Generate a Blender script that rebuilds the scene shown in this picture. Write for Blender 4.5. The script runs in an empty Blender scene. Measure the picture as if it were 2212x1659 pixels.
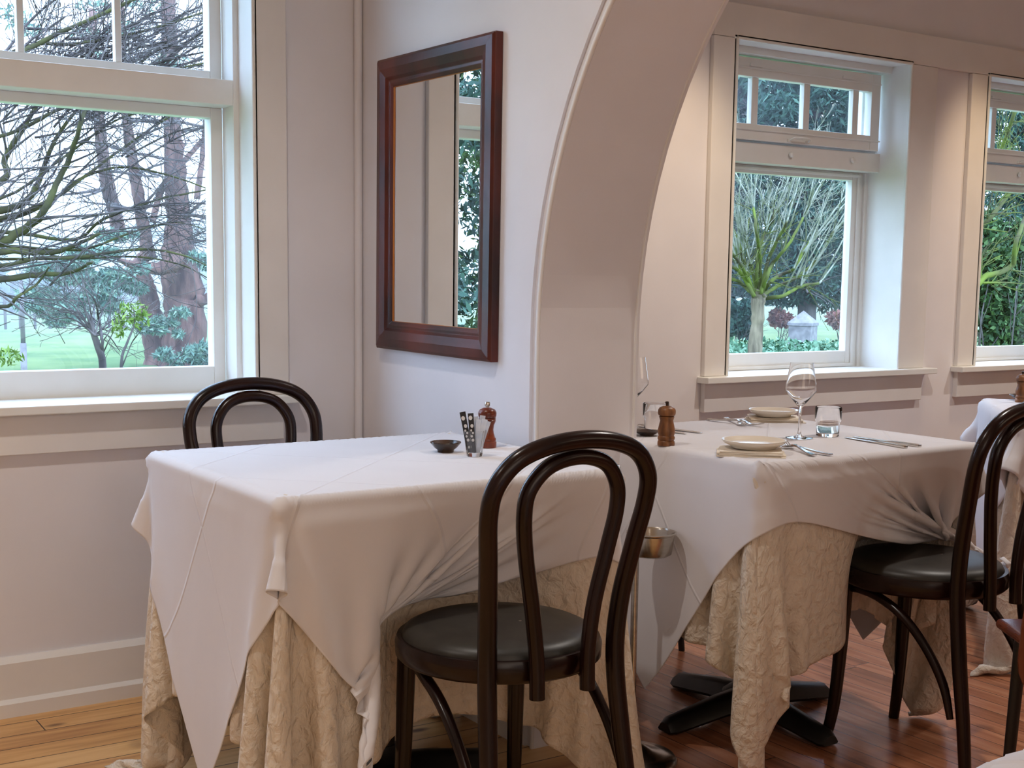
import bpy, math, random
import numpy as np
from mathutils import Vector, Matrix

# ---------------------------------------------------------------- camera, sky, lights, exposure
S = bpy.context.scene
COL = S.collection
PI = math.pi
EYE = 1.15
PITCH, ROLL, YAW, FPX, CY = 0.1222, 0.0125, 0.5866, 2839.8, 946.8

def _cam_rot():
    cx, sx = math.cos(PITCH), math.sin(PITCH); cy, sy = math.cos(ROLL), math.sin(ROLL); cz, sz = math.cos(YAW), math.sin(YAW)
    yaw = np.array([[cz, -sz, 0], [sz, cz, 0], [0, 0, 1]])
    pit = np.array([[1, 0, 0], [0, cx, -sx], [0, sx, cx]])
    rol = np.array([[cy, -sy, 0], [sy, cy, 0], [0, 0, 1]])
    M = np.array([[1, 0, 0], [0, 0, -1], [0, 1, 0]], float)
    return rol@pit@M@yaw
CR = _cam_rot()
cam_data = bpy.data.cameras.new('camera'); cam = bpy.data.objects.new('camera', cam_data); COL.objects.link(cam)
cam_data.sensor_fit = 'HORIZONTAL'; cam_data.sensor_width = 36.0
cam_data.lens = FPX/2212*36.0
cam_data.shift_y = (CY-829.5)/2212
cam_data.clip_start = 0.02; cam_data.clip_end = 500
m3 = Matrix(((CR[0][0], -CR[1][0], -CR[2][0]), (CR[0][1], -CR[1][1], -CR[2][1]), (CR[0][2], -CR[1][2], -CR[2][2])))
cam.matrix_world = Matrix.Translation((0, 0, EYE)) @ m3.to_4x4()
S.camera = cam

def at(px, py, Y):
    """the place on the vertical plane at distance Y that a direction from the eye meets."""
    d = CR.T@np.array([(px-1106)/FPX, (py-CY)/FPX, 1.])
    k = Y/d[1]
    return np.array([d[0]*k, Y, EYE+d[2]*k])

W = bpy.data.worlds.new('world'); S.world = W; W.use_nodes = True
wn = W.node_tree; bg = wn.nodes['Background']
bg.inputs[0].default_value = (0.50, 0.69, 1.0, 1); bg.inputs[1].default_value = 5.0

def lamp(name, kind, loc, energy, color, rot=(0, 0, 0), **kw):
    L = bpy.data.lights.new(name, kind); o = bpy.data.objects.new(name, L); COL.objects.link(o)
    o.location = loc; o.rotation_euler = rot; L.energy = energy; L.color = color
    for k, v in kw.items(): setattr(L, k, v)
    return o
WARM = (1.0, 0.78, 0.56); NEUT = (1.0, 0.92, 0.85)
# recessed ceiling downlights
for (x, y, e) in ((0.75, 2.2, 27), (3.25, 2.2, 42), (5.2, 2.2, 40), (0.4, -0.6, 14), (3.2, -0.6, 18), (-1.0, 2.15, 34)):
    lamp('downlight', 'SPOT', (x, y, 2.72), e, NEUT, spot_size=math.radians(125), spot_blend=0.7, shadow_soft_size=0.035)
for (x, tx) in ((2.80, 3.03), (4.40, 4.56)):      # warm wall washers beside the windows
    d = Vector((tx-x, 3.46-2.95, 1.36-2.6)); lamp('wall_washer', 'SPOT', (x, 2.95, 2.6), 30, (1.0, 0.74, 0.46), d.to_track_quat('-Z', 'Y').to_euler(), spot_size=math.radians(34), spot_blend=1.0, shadow_soft_size=0.05)
# warm fill panel added behind the photographer; glow of the rest of the restaurant
lamp('rear_warm_fill', 'AREA', (-0.4, -3.8, 1.7), 24, (1.0, 0.85, 0.72), (math.radians(90), 0, 0), shape='RECTANGLE', size=4.0, size_y=1.8)
lamp('dining_room_light', 'AREA', (6.0, -3.0, 2.4), 12, WARM, (math.radians(60), 0, math.radians(25)), shape='RECTANGLE', size=3.0, size_y=1.0)
S.view_settings.view_transform = 'Standard'; S.view_settings.look = 'None'
S.view_settings.exposure = 0.85; S.view_settings.gamma = 1.0; S.view_settings.use_curve_mapping = False
S.cycles.use_denoising = True
S.cycles.max_bounces = 14; S.cycles.transmission_bounces = 14; S.cycles.diffuse_bounces = 4; S.cycles.transparent_max_bounces = 16
S.cycles.sample_clamp_indirect = 6.0

# ---------------------------------------------------------------- helpers
def srgb(r, g, b):
    f = lambda c: (c/255/12.92) if c/255 <= 0.04045 else ((c/255+0.055)/1.055)**2.4
    return (f(r), f(g), f(b), 1)

def material(name, color, rough=0.5, metal=0.0, spec=0.5, **kw):
    m = bpy.data.materials.new(name); m.use_nodes = True
    b = m.node_tree.nodes['Principled BSDF']
    b.inputs['Base Color'].default_value = color; b.inputs['Roughness'].default_value = rough
    b.inputs['Metallic'].default_value = metal; b.inputs['Specular IOR Level'].default_value = spec
    for k, v in kw.items(): b.inputs[k].default_value = v
    return m
def nt(m): return m.node_tree.nodes, m.node_tree.links, m.node_tree.nodes['Principled BSDF']
def add_noise(m, c1, c2, scale=8, detail=4, stretch=(1, 1, 1), bump=0.0, bscale=None, lo=0.35, hi=0.65, coord='Object', dist=0.01):
    n, l, b = nt(m)
    tc = n.new('ShaderNodeTexCoord'); mp = n.new('ShaderNodeMapping'); mp.inputs['Scale'].default_value = stretch
    l.new(tc.outputs[coord], mp.inputs[0])
    ns = n.new('ShaderNodeTexNoise'); ns.inputs['Scale'].default_value = scale; ns.inputs['Detail'].default_value = detail
    l.new(mp.outputs[0], ns.inputs['Vector'])
    r = n.new('ShaderNodeValToRGB'); r.color_ramp.elements[0].position = lo; r.color_ramp.elements[1].position = hi
    r.color_ramp.elements[0].color = c1; r.color_ramp.elements[1].color = c2
    l.new(ns.outputs[0], r.inputs[0]); l.new(r.outputs[0], b.inputs['Base Color'])
    if bump:
        n2 = n.new('ShaderNodeTexNoise'); n2.inputs['Scale'].default_value = bscale or scale*3; n2.inputs['Detail'].default_value = 5
        l.new(mp.outputs[0], n2.inputs['Vector'])
        bp = n.new('ShaderNodeBump'); bp.inputs['Strength'].default_value = bump; bp.inputs['Distance'].default_value = dist
        l.new(n2.outputs[0], bp.inputs['Height']); l.new(bp.outputs[0], b.inputs['Normal'])
    return m

M = {}
M['wall'] = add_noise(material('wall_paint', srgb(226, 222, 224), 0.75, spec=0.25), srgb(223, 219, 221), srgb(229, 225, 227), 3, bump=0.12, bscale=220, dist=0.001)
M['trim'] = add_noise(material('trim_paint', srgb(228, 224, 220), 0.42, spec=0.4), srgb(225, 221, 217), srgb(231, 227, 223), 5, bump=0.06, bscale=60, dist=0.001)
M['sash'] = add_noise(material('window_enamel', srgb(228, 228, 224), 0.35), srgb(225, 225, 221), srgb(231, 231, 228), 6)
M['ceiling'] = add_noise(material('ceiling_paint', srgb(235, 232, 226), 0.8), srgb(233, 230, 224), srgb(237, 234, 228), 3)
M['bent'] = add_noise(material('dark_cherry_bentwood', srgb(36, 16, 12), 0.24, spec=0.35), srgb(18, 7, 6), srgb(34, 14, 10), 14, stretch=(1, 1, .25), bump=0.05, bscale=60, dist=0.001)
M['vinyl'] = add_noise(material('black_vinyl', srgb(36, 34, 30), 0.42, spec=0.5), srgb(32, 30, 26), srgb(42, 40, 35), 30, bump=0.10, bscale=500, dist=0.0006)
M['brownseat'] = add_noise(material('brown_lacquered_plywood', srgb(98, 44, 26), 0.25), srgb(84, 36, 21), srgb(112, 52, 30), 9, stretch=(1, 1, .2))
M['mirrorwood'] = add_noise(material('mahogany_veneer', srgb(92, 34, 24), 0.32), srgb(40, 14, 11), srgb(92, 34, 22), 7, 6, stretch=(1, 1, .5), bump=0.12, bscale=40, dist=0.002)
M['mirror'] = material('mirror_silver', (0.93, 0.94, 0.93, 1), 0.0, 1.0)
M['gilt'] = material('worn_gilt', srgb(170, 110, 60), 0.35, 0.8)
M['steel'] = add_noise(material('brushed_steel', srgb(190, 186, 178), 0.22, 1.0), srgb(178, 172, 162), srgb(205, 200, 192), 5, stretch=(1, 1, 8))
M['cutlery'] = material('polished_cutlery', srgb(210, 205, 198), 0.16, 1.0)
M['iron'] = add_noise(material('black_cast_iron', srgb(14, 14, 15), 0.42), srgb(11, 11, 12), srgb(20, 20, 21), 30, bump=0.2, bscale=80, dist=0.001)
M['millred'] = add_noise(material('red_brown_turned_wood', srgb(112, 46, 26), 0.28), srgb(84, 30, 17), srgb(136, 62, 34), 30, stretch=(1, 1, .3))
M['milltan'] = add_noise(material('oak_turned_wood', srgb(122, 78, 40), 0.42), srgb(92, 54, 26), srgb(150, 98, 54), 60, stretch=(1, 1, .15), bump=0.2, bscale=150, dist=0.001)
M['darkwood'] = material('dark_knob', srgb(50, 34, 26), 0.4)
M['bowl'] = add_noise(material('dark_glazed_stoneware', srgb(46, 36, 30), 0.22, spec=0.7), srgb(32, 27, 25), srgb(72, 50, 36), 25)
M['china'] = material('cream_glazed_china', srgb(232, 222, 206), 0.18, spec=0.6)
M['paperwhite'] = add_noise(material('white_sugar_paper', srgb(214, 222, 234), 0.6), srgb(198, 208, 224), srgb(226, 231, 240), 40)
M['paperblack'] = material('black_sugar_paper', srgb(26, 24, 28), 0.45)
M['print'] = material('white_print', srgb(225, 222, 218), 0.6)
M['plaster'] = add_noise(material('pillar_stone', srgb(118, 114, 116), 0.8), srgb(104, 100, 104), srgb(132, 128, 130), 8, bump=0.3, bscale=30)

M['tableglass'] = material('clear_drinking_glass', (1, 1, 1, 1), 0.0, **{'Transmission Weight': 1.0, 'IOR': 1.45})
def pane_mat():
    m = bpy.data.materials.new('window_glass'); m.use_nodes = True
    n, l = m.node_tree.nodes, m.node_tree.links
    n.remove(n['Principled BSDF'])
    tr = n.new('ShaderNodeBsdfTransparent'); tr.inputs[0].default_value = (0.97, 0.985, 0.985, 1)
    gl = n.new('ShaderNodeBsdfGlossy'); gl.inputs['Roughness'].default_value = 0.0
    lw = n.new('ShaderNodeLayerWeight'); lw.inputs[0].default_value = 0.5
    pw = n.new('ShaderNodeMath'); pw.operation = 'POWER'; pw.inputs[1].default_value = 4.0; l.new(lw.outputs['Facing'], pw.inputs[0])
    fr = n.new('ShaderNodeMath'); fr.operation = 'MULTIPLY_ADD'; fr.inputs[1].default_value = 0.45; fr.inputs[2].default_value = 0.02; l.new(pw.outputs[0], fr.inputs[0])
    mx = n.new('ShaderNodeMixShader'); l.new(fr.outputs[0], mx.inputs[0]); l.new(tr.outputs[0], mx.inputs[1]); l.new(gl.outputs[0], mx.inputs[2])
    l.new(mx.outputs[0], n['Material Output'].inputs[0]); return m
M['pane'] = pane_mat()

def cloth_mat(name, c1, c2, wr_str, wr_scale, weave, folds=0.0, dist=0.004):
    m = material(name, c1, 0.85, spec=0.15, **{'Sheen Weight': 0.15})
    n, l, b = nt(m)
    tc = n.new('ShaderNodeTexCoord')
    ns = n.new('ShaderNodeTexNoise'); ns.inputs['Scale'].default_value = wr_scale; ns.inputs['Detail'].default_value = 6; ns.inputs['Distortion'].default_value = 0.5
    l.new(tc.outputs['UV'], ns.inputs['Vector'])
    wv = n.new('ShaderNodeTexNoise'); wv.inputs['Scale'].default_value = weave; wv.inputs['Detail'].default_value = 2
    l.new(tc.outputs['UV'], wv.inputs['Vector'])
    r = n.new('ShaderNodeValToRGB'); r.color_ramp.elements[0].color = c2; r.color_ramp.elements[1].color = c1
    r.color_ramp.elements[0].position = .3; r.color_ramp.elements[1].position = .6
    l.new(ns.outputs[0], r.inputs[0]); l.new(r.outputs[0], b.inputs['Base Color'])
    b1 = n.new('ShaderNodeBump'); b1.inputs['Strength'].default_value = wr_str; b1.inputs['Distance'].default_value = dist
    l.new(ns.outputs[0], b1.inputs['Height'])
    b2 = n.new('ShaderNodeBump'); b2.inputs['Strength'].default_value = 0.15; b2.inputs['Distance'].default_value = 0.0008
    l.new(wv.outputs[0], b2.inputs['Height']); l.new(b1.outputs[0], b2.inputs['Normal'])
    last = b2
    if folds:
        # ironed fold lines and a stitched hem
        sp = n.new('ShaderNodeSeparateXYZ'); l.new(tc.outputs['UV'], sp.inputs[0])
        acc = None
        for ch in (0, 1):
            for pos in (0.25, 0.5, 0.75):
                su = n.new('ShaderNodeMath'); su.operation = 'SUBTRACT'; su.inputs[1].default_value = pos; l.new(sp.outputs[ch], su.inputs[0])
                ab = n.new('ShaderNodeMath'); ab.operation = 'ABSOLUTE'; l.new(su.outputs[0], ab.inputs[0])
                mr = n.new('ShaderNodeMapRange'); mr.inputs['From Min'].default_value = 0.0; mr.inputs['From Max'].default_value = 0.004
                mr.inputs['To Min'].default_value = 1; mr.inputs['To Max'].default_value = 0; l.new(ab.outputs[0], mr.inputs['Value'])
                if acc is None: acc = mr.outputs[0]
                else:
                    ad = n.new('ShaderNodeMath'); ad.operation = 'MAXIMUM'; l.new(acc, ad.inputs[0]); l.new(mr.outputs[0], ad.inputs[1]); acc = ad.outputs[0]
        b3 = n.new('ShaderNodeBump'); b3.inputs['Strength'].default_value = folds; b3.inputs['Distance'].default_value = 0.004
        l.new(acc, b3.inputs['Height']); l.new(last.outputs[0], b3.inputs['Normal']); last = b3
    l.new(last.outputs[0], b.inputs['Normal'])
    return m
M['topcloth'] = cloth_mat('pressed_white_cotton', srgb(226, 224, 228), srgb(223, 221, 225), 0.10, 6, 500, folds=0.4)
M['linen'] = cloth_mat('crumpled_natural_linen', srgb(228, 216, 200), srgb(220, 206, 188), 1.0, 70, 400, dist=0.016)
M['napkin'] = add_noise(material('cream_napkin_cotton', srgb(232, 220, 202), 0.85), srgb(228, 215, 196), srgb(236, 226, 210), 12, bump=0.2, bscale=60, dist=0.002)

# floor boards: direction 0 = boards along X, 1 = boards along Y
def floor_mat(name, along, c_dark, c_mid, c_light, rough, knots):
    m = material(name, c_mid, rough, spec=0.5)
    n, l, b = nt(m)
    tc = n.new('ShaderNodeTexCoord'); sp = n.new('ShaderNodeSeparateXYZ'); l.new(tc.outputs['Object'], sp.inputs[0])
    u, v = (sp.outputs[0], sp.outputs[1]) if along == 0 else (sp.outputs[1], sp.outputs[0])
    def math_(op, a, bb=None, **k):
        q = n.new('ShaderNodeMath'); q.operation = op
        if isinstance(a, (int, float)): q.inputs[0].default_value = a
        else: l.new(a, q.inputs[0])
        if bb is not None:
            if isinstance(bb, (int, float)): q.inputs[1].default_value = bb
            else: l.new(bb, q.inputs[1])
        return q.outputs[0]
    BW = 0.092 if along == 0 else 0.068
    vb = math_('DIVIDE', v, BW); fl = math_('FLOOR', vb); fr = math_('FRACT', vb)
    wn_ = n.new('ShaderNodeTexWhiteNoise'); wn_.noise_dimensions = '1D'; l.new(fl, wn_.inputs['W'])
    ub = math_('DIVIDE', math_('ADD', u, math_('MULTIPLY', wn_.outputs[0], 7.3)), 2.3)
    ufl = math_('FLOOR', ub); ufr = math_('FRACT', ub)
    wn2 = n.new('ShaderNodeTexWhiteNoise'); wn2.noise_dimensions = '2D'
    cb = n.new('ShaderNodeCombineXYZ'); l.new(fl, cb.inputs[0]); l.new(ufl, cb.inputs[1]); l.new(cb.outputs[0], wn2.inputs['Vector'])
    # grain
    cg = n.new('ShaderNodeCombineXYZ'); l.new(math_('MULTIPLY', u, 1.2), cg.inputs[0]); l.new(math_('MULTIPLY', v, 14), cg.inputs[1]); l.new(math_('MULTIPLY', wn2.outputs[0], 20), cg.inputs[2])
    gn = n.new('ShaderNodeTexNoise'); gn.inputs['Scale'].default_value = 2.2; gn.inputs['Detail'].default_value = 8; gn.inputs['Distortion'].default_value = 0.5; l.new(cg.outputs[0], gn.inputs['Vector'])
    mixv = math_('ADD', math_('MULTIPLY', gn.outputs[0], 0.75), math_('MULTIPLY', wn2.outputs[0], 0.25))
    r = n.new('ShaderNodeValToRGB'); e = r.color_ramp.elements
    e[0].position = .28; e[0].color = c_dark; e[1].position = .68; e[1].color = c_light
    k = e.new(.48); k.color = c_mid
    l.new(mixv, r.inputs[0])
    # gaps
    d = math_('ABSOLUTE', math_('SUBTRACT', fr, 0.5)); gap = math_('GREATER_THAN', d, 0.482)
    d2 = math_('ABSOLUTE', math_('SUBTRACT', ufr, 0.5)); gap2 = math_('GREATER_THAN', d2, 0.4993)
    g = math_('MAXIMUM', gap, gap2)
    col = r.outputs[0]
    if knots:
        kv = n.new('ShaderNodeCombineXYZ'); l.new(math_('MULTIPLY', u, 1.0), kv.inputs[0]); l.new(math_('MULTIPLY', v, 2.2), kv.inputs[1])
        vo = n.new('ShaderNodeTexVoronoi'); vo.inputs['Scale'].default_value = 4.2; l.new(kv.outputs[0], vo.inputs['Vector'])
        rk = n.new('ShaderNodeValToRGB'); rk.color_ramp.elements[0].position = .055; rk.color_ramp.elements[1].position = .16
        rk.color_ramp.elements[0].color = (1, 1, 1, 1); rk.color_ramp.elements[1].color = (0, 0, 0, 1)
        l.new(vo.outputs['Distance'], rk.inputs[0])
        mk = n.new('ShaderNodeMixRGB'); mk.inputs[2].default_value = srgb(92, 48, 22); l.new(rk.outputs[0], mk.inputs[0]); l.new(col, mk.inputs[1]); col = mk.outputs[0]
    mg = n.new('ShaderNodeMixRGB'); mg.inputs[2].default_value = srgb(40, 22, 14); l.new(g, mg.inputs[0]); l.new(col, mg.inputs[1])
    l.new(mg.outputs[0], b.inputs['Base Color'])
    bp = n.new('ShaderNodeBump'); bp.inputs['Strength'].default_value = 0.35; bp.inputs['Distance'].default_value = 0.002
    l.new(math_('SUBTRACT', math_('MULTIPLY', gn.outputs[0], 0.25), g), bp.inputs['Height']); l.new(bp.outputs[0], b.inputs['Normal'])
    return m
M['pine'] = floor_mat('honey_pine_boards', 0, srgb(176, 122, 72), srgb(214, 164, 104), srgb(228, 184, 126), 0.36, True)
M['redboard'] = floor_mat('red_brown_boards', 1, srgb(132, 80, 54), srgb(176, 114, 82), srgb(204, 144, 108), 0.22, False)

def link(name, me, m=None, parent=None, smooth=False):
    o = bpy.data.objects.new(name, me); COL.objects.link(o)
    if m is not None:
        for k in (m if isinstance(m, (list, tuple)) else [m]): me.materials.append(k)
    if parent is not None: o.parent = parent
    if smooth: me.polygons.foreach_set('use_smooth', [True]*len(me.polygons))
    return o
def tag(o, label=None, cat=None, group=None, kind=None):
    if label: o['label'] = label
    if cat: o['category'] = cat
    if group: o['group'] = group
    if kind: o['kind'] = kind
    return o
def empty(name, loc=(0, 0, 0), rz=0):
    o = bpy.data.objects.new(name, None); COL.objects.link(o); o.location = loc; o.rotation_euler = (0, 0, rz); o.empty_display_size = .05
    return o
def copy_tree(o, parent=None):
    c = o.copy(); COL.objects.link(c); c.parent = parent
    for ch in list(o.children): copy_tree(ch, c)
    return c

class MB:
    """collects faces into one mesh"""
    def __init__(s): s.v = []; s.f = []; s.n = 0; s.mi = []
    def add(s, v, f, mi=0):
        v = np.asarray(v, float); s.v.append(v); s.f.extend([tuple(int(i)+s.n for i in q) for q in f]); s.mi.extend([mi]*len(f)); s.n += len(v)
        return s
    def box(s, a, b, mi=0):
        x0, y0, z0 = a; x1, y1, z1 = b
        v = [(x0, y0, z0), (x1, y0, z0), (x1, y1, z0), (x0, y1, z0), (x0, y0, z1), (x1, y0, z1), (x1, y1, z1), (x0, y1, z1)]
        return s.add(v, [(0, 3, 2, 1), (4, 5, 6, 7), (0, 1, 5, 4), (1, 2, 6, 5), (2, 3, 7, 6), (3, 0, 4, 7)], mi)
    def prism(s, poly, fn, a, b, mi=0):
        n = len(poly); v = [fn(p, a) for p in poly]+[fn(p, b) for p in poly]
        f = [tuple(range(n))[::-1], tuple(range(n, 2*n))]+[(i, (i+1) % n, n+(i+1) % n, n+i) for i in range(n)]
        return s.add(v, f, mi)
    def lathe(s, prof, seg=32, c=(0, 0, 0), mi=0):
        v = []; f = []
        rings = []
        for (r, z) in prof:
            if r < 1e-6: rings.append([len(v)]); v.append((c[0], c[1], c[2]+z))
            else:
                rings.append(list(range(len(v), len(v)+seg)))
                for k in range(seg): a = 2*PI*k/seg; v.append((c[0]+r*math.cos(a), c[1]+r*math.sin(a), c[2]+z))
        for A, B in zip(rings[:-1], rings[1:]):
            for k in range(seg):
                k2 = (k+1) % seg
                if len(A) == 1 and len(B) == 1: continue
                if len(A) == 1: f.append((A[0], B[k2], B[k]))
                elif len(B) == 1: f.append((A[k], A[k2], B[0]))
                else: f.append((A[k], A[k2], B[k2], B[k]))
        return s.add(v, f, mi)
    def tube(s, pts, rad, seg=8, n=None, closed=False, flat=1.0, up=None, mi=0):
        P = np.array(pts, float); R = np.array(rad if hasattr(rad, '__len__') else [rad]*len(P), float)
        if n: P, R = spline(P, R, n, closed)
        m = len(P)
        T = np.zeros_like(P)
        if closed: T = np.roll(P, -1, 0)-np.roll(P, 1, 0)
        else: T[1:-1] = P[2:]-P[:-2]; T[0] = P[1]-P[0]; T[-1] = P[-1]-P[-2]
        T /= np.linalg.norm(T, axis=1)[:, None]+1e-12
        ref = np.array(up if up is not None else ((0, 0, 1) if abs(T[0][2]) < .9 else (1, 0, 0)), float)
        N0 = np.cross(T[0], ref); N0 /= np.linalg.norm(N0)+1e-12
        v = np.zeros((m, seg, 3)); a = np.arange(seg)*2*PI/seg
        for i in range(m):
            if up is not None: N0 = np.cross(T[i], ref)
            else: N0 = N0-T[i]*(N0@T[i])
            N0 = N0/(np.linalg.norm(N0)+1e-12); B = np.cross(T[i], N0)
            v[i] = P[i]+R[i]*(np.cos(a)[:, None]*N0+np.sin(a)[:, None]*B*flat)
        f = []
        for i in range(m if closed else m-1):
            j = (i+1) % m
            for k in range(seg): k2 = (k+1) % seg; f.append((i*seg+k, i*seg+k2, j*seg+k2, j*seg+k))
        if not closed: f.append(tuple(range(seg))[::-1]); f.append(tuple((m-1)*seg+k for k in range(seg)))
        return s.add(v.reshape(-1, 3), f, mi)
    def build(s, name, m=None, parent=None, smooth=False, bevel=0, bseg=2):
        me = bpy.data.meshes.new(name); V = np.concatenate(s.v) if s.v else np.zeros((0, 3))
        me.from_pydata(V.tolist(), [], s.f)
        if any(s.mi): me.polygons.foreach_set('material_index', s.mi)
        me.update()
        o = link(name, me, m, parent, smooth)
        if bevel:
            b = o.modifiers.new('bevel', 'BEVEL'); b.width = bevel; b.segments = bseg; b.limit_method = 'ANGLE'; b.angle_limit = math.radians(40)
        if smooth and not bevel: add_autosmooth(o)
        return o
def add_autosmooth(o):
    me = o.data
    # keep hard corners crisp: mark edges above 45 degrees sharp
    import bmesh
    bm = bmesh.new(); bm.from_mesh(me)
    for e in bm.edges:
        if len(e.link_faces) == 2 and e.calc_face_angle(0) > math.radians(48): e.smooth = False
    bm.to_mesh(me); bm.free()
def spline(P, R, n, closed=False):
    m = len(P)
    out = []; ro = []
    K = m if closed else m-1
    g = (lambda i: P[i % m]) if closed else (lambda i: P[min(max(i, 0), m-1)])
    h = (lambda i: R[i % m]) if closed else (lambda i: R[min(max(i, 0), m-1)])
    for i in range(K):
        for k in range(n):
            t = k/n; p0, p1, p2, p3 = g(i-1), g(i), g(i+1), g(i+2)
            out.append(.5*((2*p1)+(-p0+p2)*t+(2*p0-5*p1+4*p2-p3)*t*t+(-p0+3*p1-3*p2+p3)*t**3))
            ro.append(h(i)*(1-t)+h(i+1)*t)
    if not closed: out.append(P[-1]); ro.append(R[-1])
    return np.array(out), np.array(ro)

# ---- cloth that falls as cloth does
def cloth_sim(s, N, ang, cx, cy, ztop, box, steps, iters=10, seed=0, cyls=(), walls=(), inner=None, lift=.003, bend=.12, shear=.25, wob=.004):
    """position-based cloth: square of side s laid on a table top box=(x0,x1,y0,y1); returns (N,N,3)."""
    rng = np.random.RandomState(seed)
    h = s/(N-1)
    u = np.linspace(-s/2, s/2, N)
    U, V = np.meshgrid(u, u, indexing='ij')
    ca, sa = math.cos(ang), math.sin(ang)
    P = np.zeros((N, N, 3))
    P[..., 0] = cx+U*ca-V*sa; P[..., 1] = cy+U*sa+V*ca
    P[..., 2] = ztop+lift
    # smooth random nudges so that folds form irregularly
    X0, Y0 = P[..., 0].copy(), P[..., 1].copy()
    for k in range(6):
        f = rng.uniform(4, 14, 2); p = rng.uniform(0, 6.28, 2)
        P[..., 2] += wob*np.abs(np.sin(X0*f[0]+p[0])*np.sin(Y0*f[1]+p[1]))
    V_ = np.zeros_like(P)
    x0, x1, y0, y1 = box
    cons = []
    def add(di, dj, k):
        L = h*math.hypot(di, dj)
        # colour the constraints so that no vertex is used twice in one batch
        span = max(abs(di), abs(dj))
        ii, jj = np.meshgrid(np.arange(N), np.arange(N), indexing='ij')
        ok = (ii+di < N) & (jj+dj < N) & (jj+dj >= 0)
        if di: col = (ii//abs(di)) % 2
        else: col = (jj//abs(dj)) % 2
        for c in (0, 1):
            m = ok & (col == c)
            a = (ii[m]*N+jj[m]); b = ((ii[m]+di)*N+jj[m]+dj)
            cons.append((a, b, L, k))
    add(1, 0, 1.); add(0, 1, 1.); add(1, 1, shear); add(1, -1, shear)
    add(2, 0, bend); add(0, 2, bend); add(3, 0, bend*.25); add(0, 3, bend*.25)
    P = P.reshape(-1, 3); V_ = V_.reshape(-1, 3)
    dt = 1/60.
    zt = ztop+lift
    m_ = lift
    pin = (P[:, 0] > x0+.004) & (P[:, 0] < x1-.004) & (P[:, 1] > y0+.004) & (P[:, 1] < y1-.004)
    PX = P[pin].copy(); PX[:, 2] = zt
    def collide(P, t, old):
        P[pin] = PX
        # table top
        inx = (P[:, 0] > x0-m_) & (P[:, 0] < x1+m_) & (P[:, 1] > y0-m_) & (P[:, 1] < y1+m_)
        iz = (P[:, 2] < zt) & (P[:, 2] > ztop-.05)
        q = inx & iz & ~((old[:, 2] < ztop-.028) & (P[:, 0] > x0+.03) & (P[:, 0] < x1-.03) & (P[:, 1] > y0+.03) & (P[:, 1] < y1-.03))
        if q.any():
            Q = P[q]
            d = np.stack([zt-Q[:, 2], Q[:, 0]-(x0-m_), (x1+m_)-Q[:, 0], Q[:, 1]-(y0-m_), (y1+m_)-Q[:, 1]], 1)
            d[:, 0] *= .5
            k = d.argmin(1)
            Q[k == 0, 2] = zt
            Q[k == 1, 0] = x0-m_; Q[k == 2, 0] = x1+m_
            Q[k == 3, 1] = y0-m_; Q[k == 4, 1] = y1+m_
            # friction on the top
            O = old[q]
            tf = k == 0
            Q[tf, :2] = O[tf, :2]+(Q[tf, :2]-O[tf, :2])*.25
            P[q] = Q
        up = inx & (old[:, 2] < ztop-.028) & (P[:, 2] > ztop-.032) & ~pin
        P[up, 2] = ztop-.032
        fl = P[:, 2] < .004
        if fl.any():
            P[fl, 2] = .004
            P[fl, :2] = old[fl, :2]+(P[fl, :2]-old[fl, :2])*.3
        for (ax, sgn, val, cond) in walls:
            w = (sgn*(P[:, ax]-val) > 0)
            if cond is not None: w &= cond(P)
            P[w, ax] = val
        if inner is not None:
            (ic, rho, nth, nz, zlo, zhi) = inner
            dx = P[:, 0]-ic[0]; dy = P[:, 1]-ic[1]; rr = np.hypot(dx, dy)+1e-9
            th = ((np.arctan2(dy, dx)/(2*np.pi))*nth) % nth
            zz = np.clip((P[:, 2]-zlo)/(zhi-zlo)*nz, 0, nz-1.001)
            i0 = th.astype(int) % nth; i1 = (i0+1) % nth; ft = th-np.floor(th)
            j0 = zz.astype(int); fz = zz-j0
            R = (rho[i0, j0]*(1-ft)+rho[i1, j0]*ft)*(1-fz)+(rho[i0, j0+1]*(1-ft)+rho[i1, j0+1]*ft)*fz
            w = (rr < R+.006) & (P[:, 2] < ztop-.03) & (P[:, 2] > zlo)
            if w.any():
                g = np.minimum((R[w]+.006)/rr[w], 1+.03/rr[w])
                P[w, 0] = ic[0]+dx[w]*g; P[w, 1] = ic[1]+dy[w]*g
        for (c0, c1, r, z0, z1, t0, t1) in cyls:
            f = min(1, max(0, (t-t0)/(t1-t0)))
            if t < t0: continue
            c = (c0[0]+(c1[0]-c0[0])*f, c0[1]+(c1[1]-c0[1])*f)
            dx = P[:, 0]-c[0]; dy = P[:, 1]-c[1]; rr = np.hypot(dx, dy)+1e-9
            w = (rr < r) & (P[:, 2] > z0) & (P[:, 2] < z1)
            if w.any():
                mx_, my_ = c1[0]-c0[0], c1[1]-c0[1]; ml = math.hypot(mx_, my_); mx_ /= ml; my_ /= ml
                al = dx[w]*mx_+dy[w]*my_; la = -dx[w]*my_+dy[w]*mx_
                g = np.sqrt(np.maximum(r*r-la*la, 0))
                P[w, 0] += (g-al)*mx_; P[w, 1] += (g-al)*my_
        return P
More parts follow.
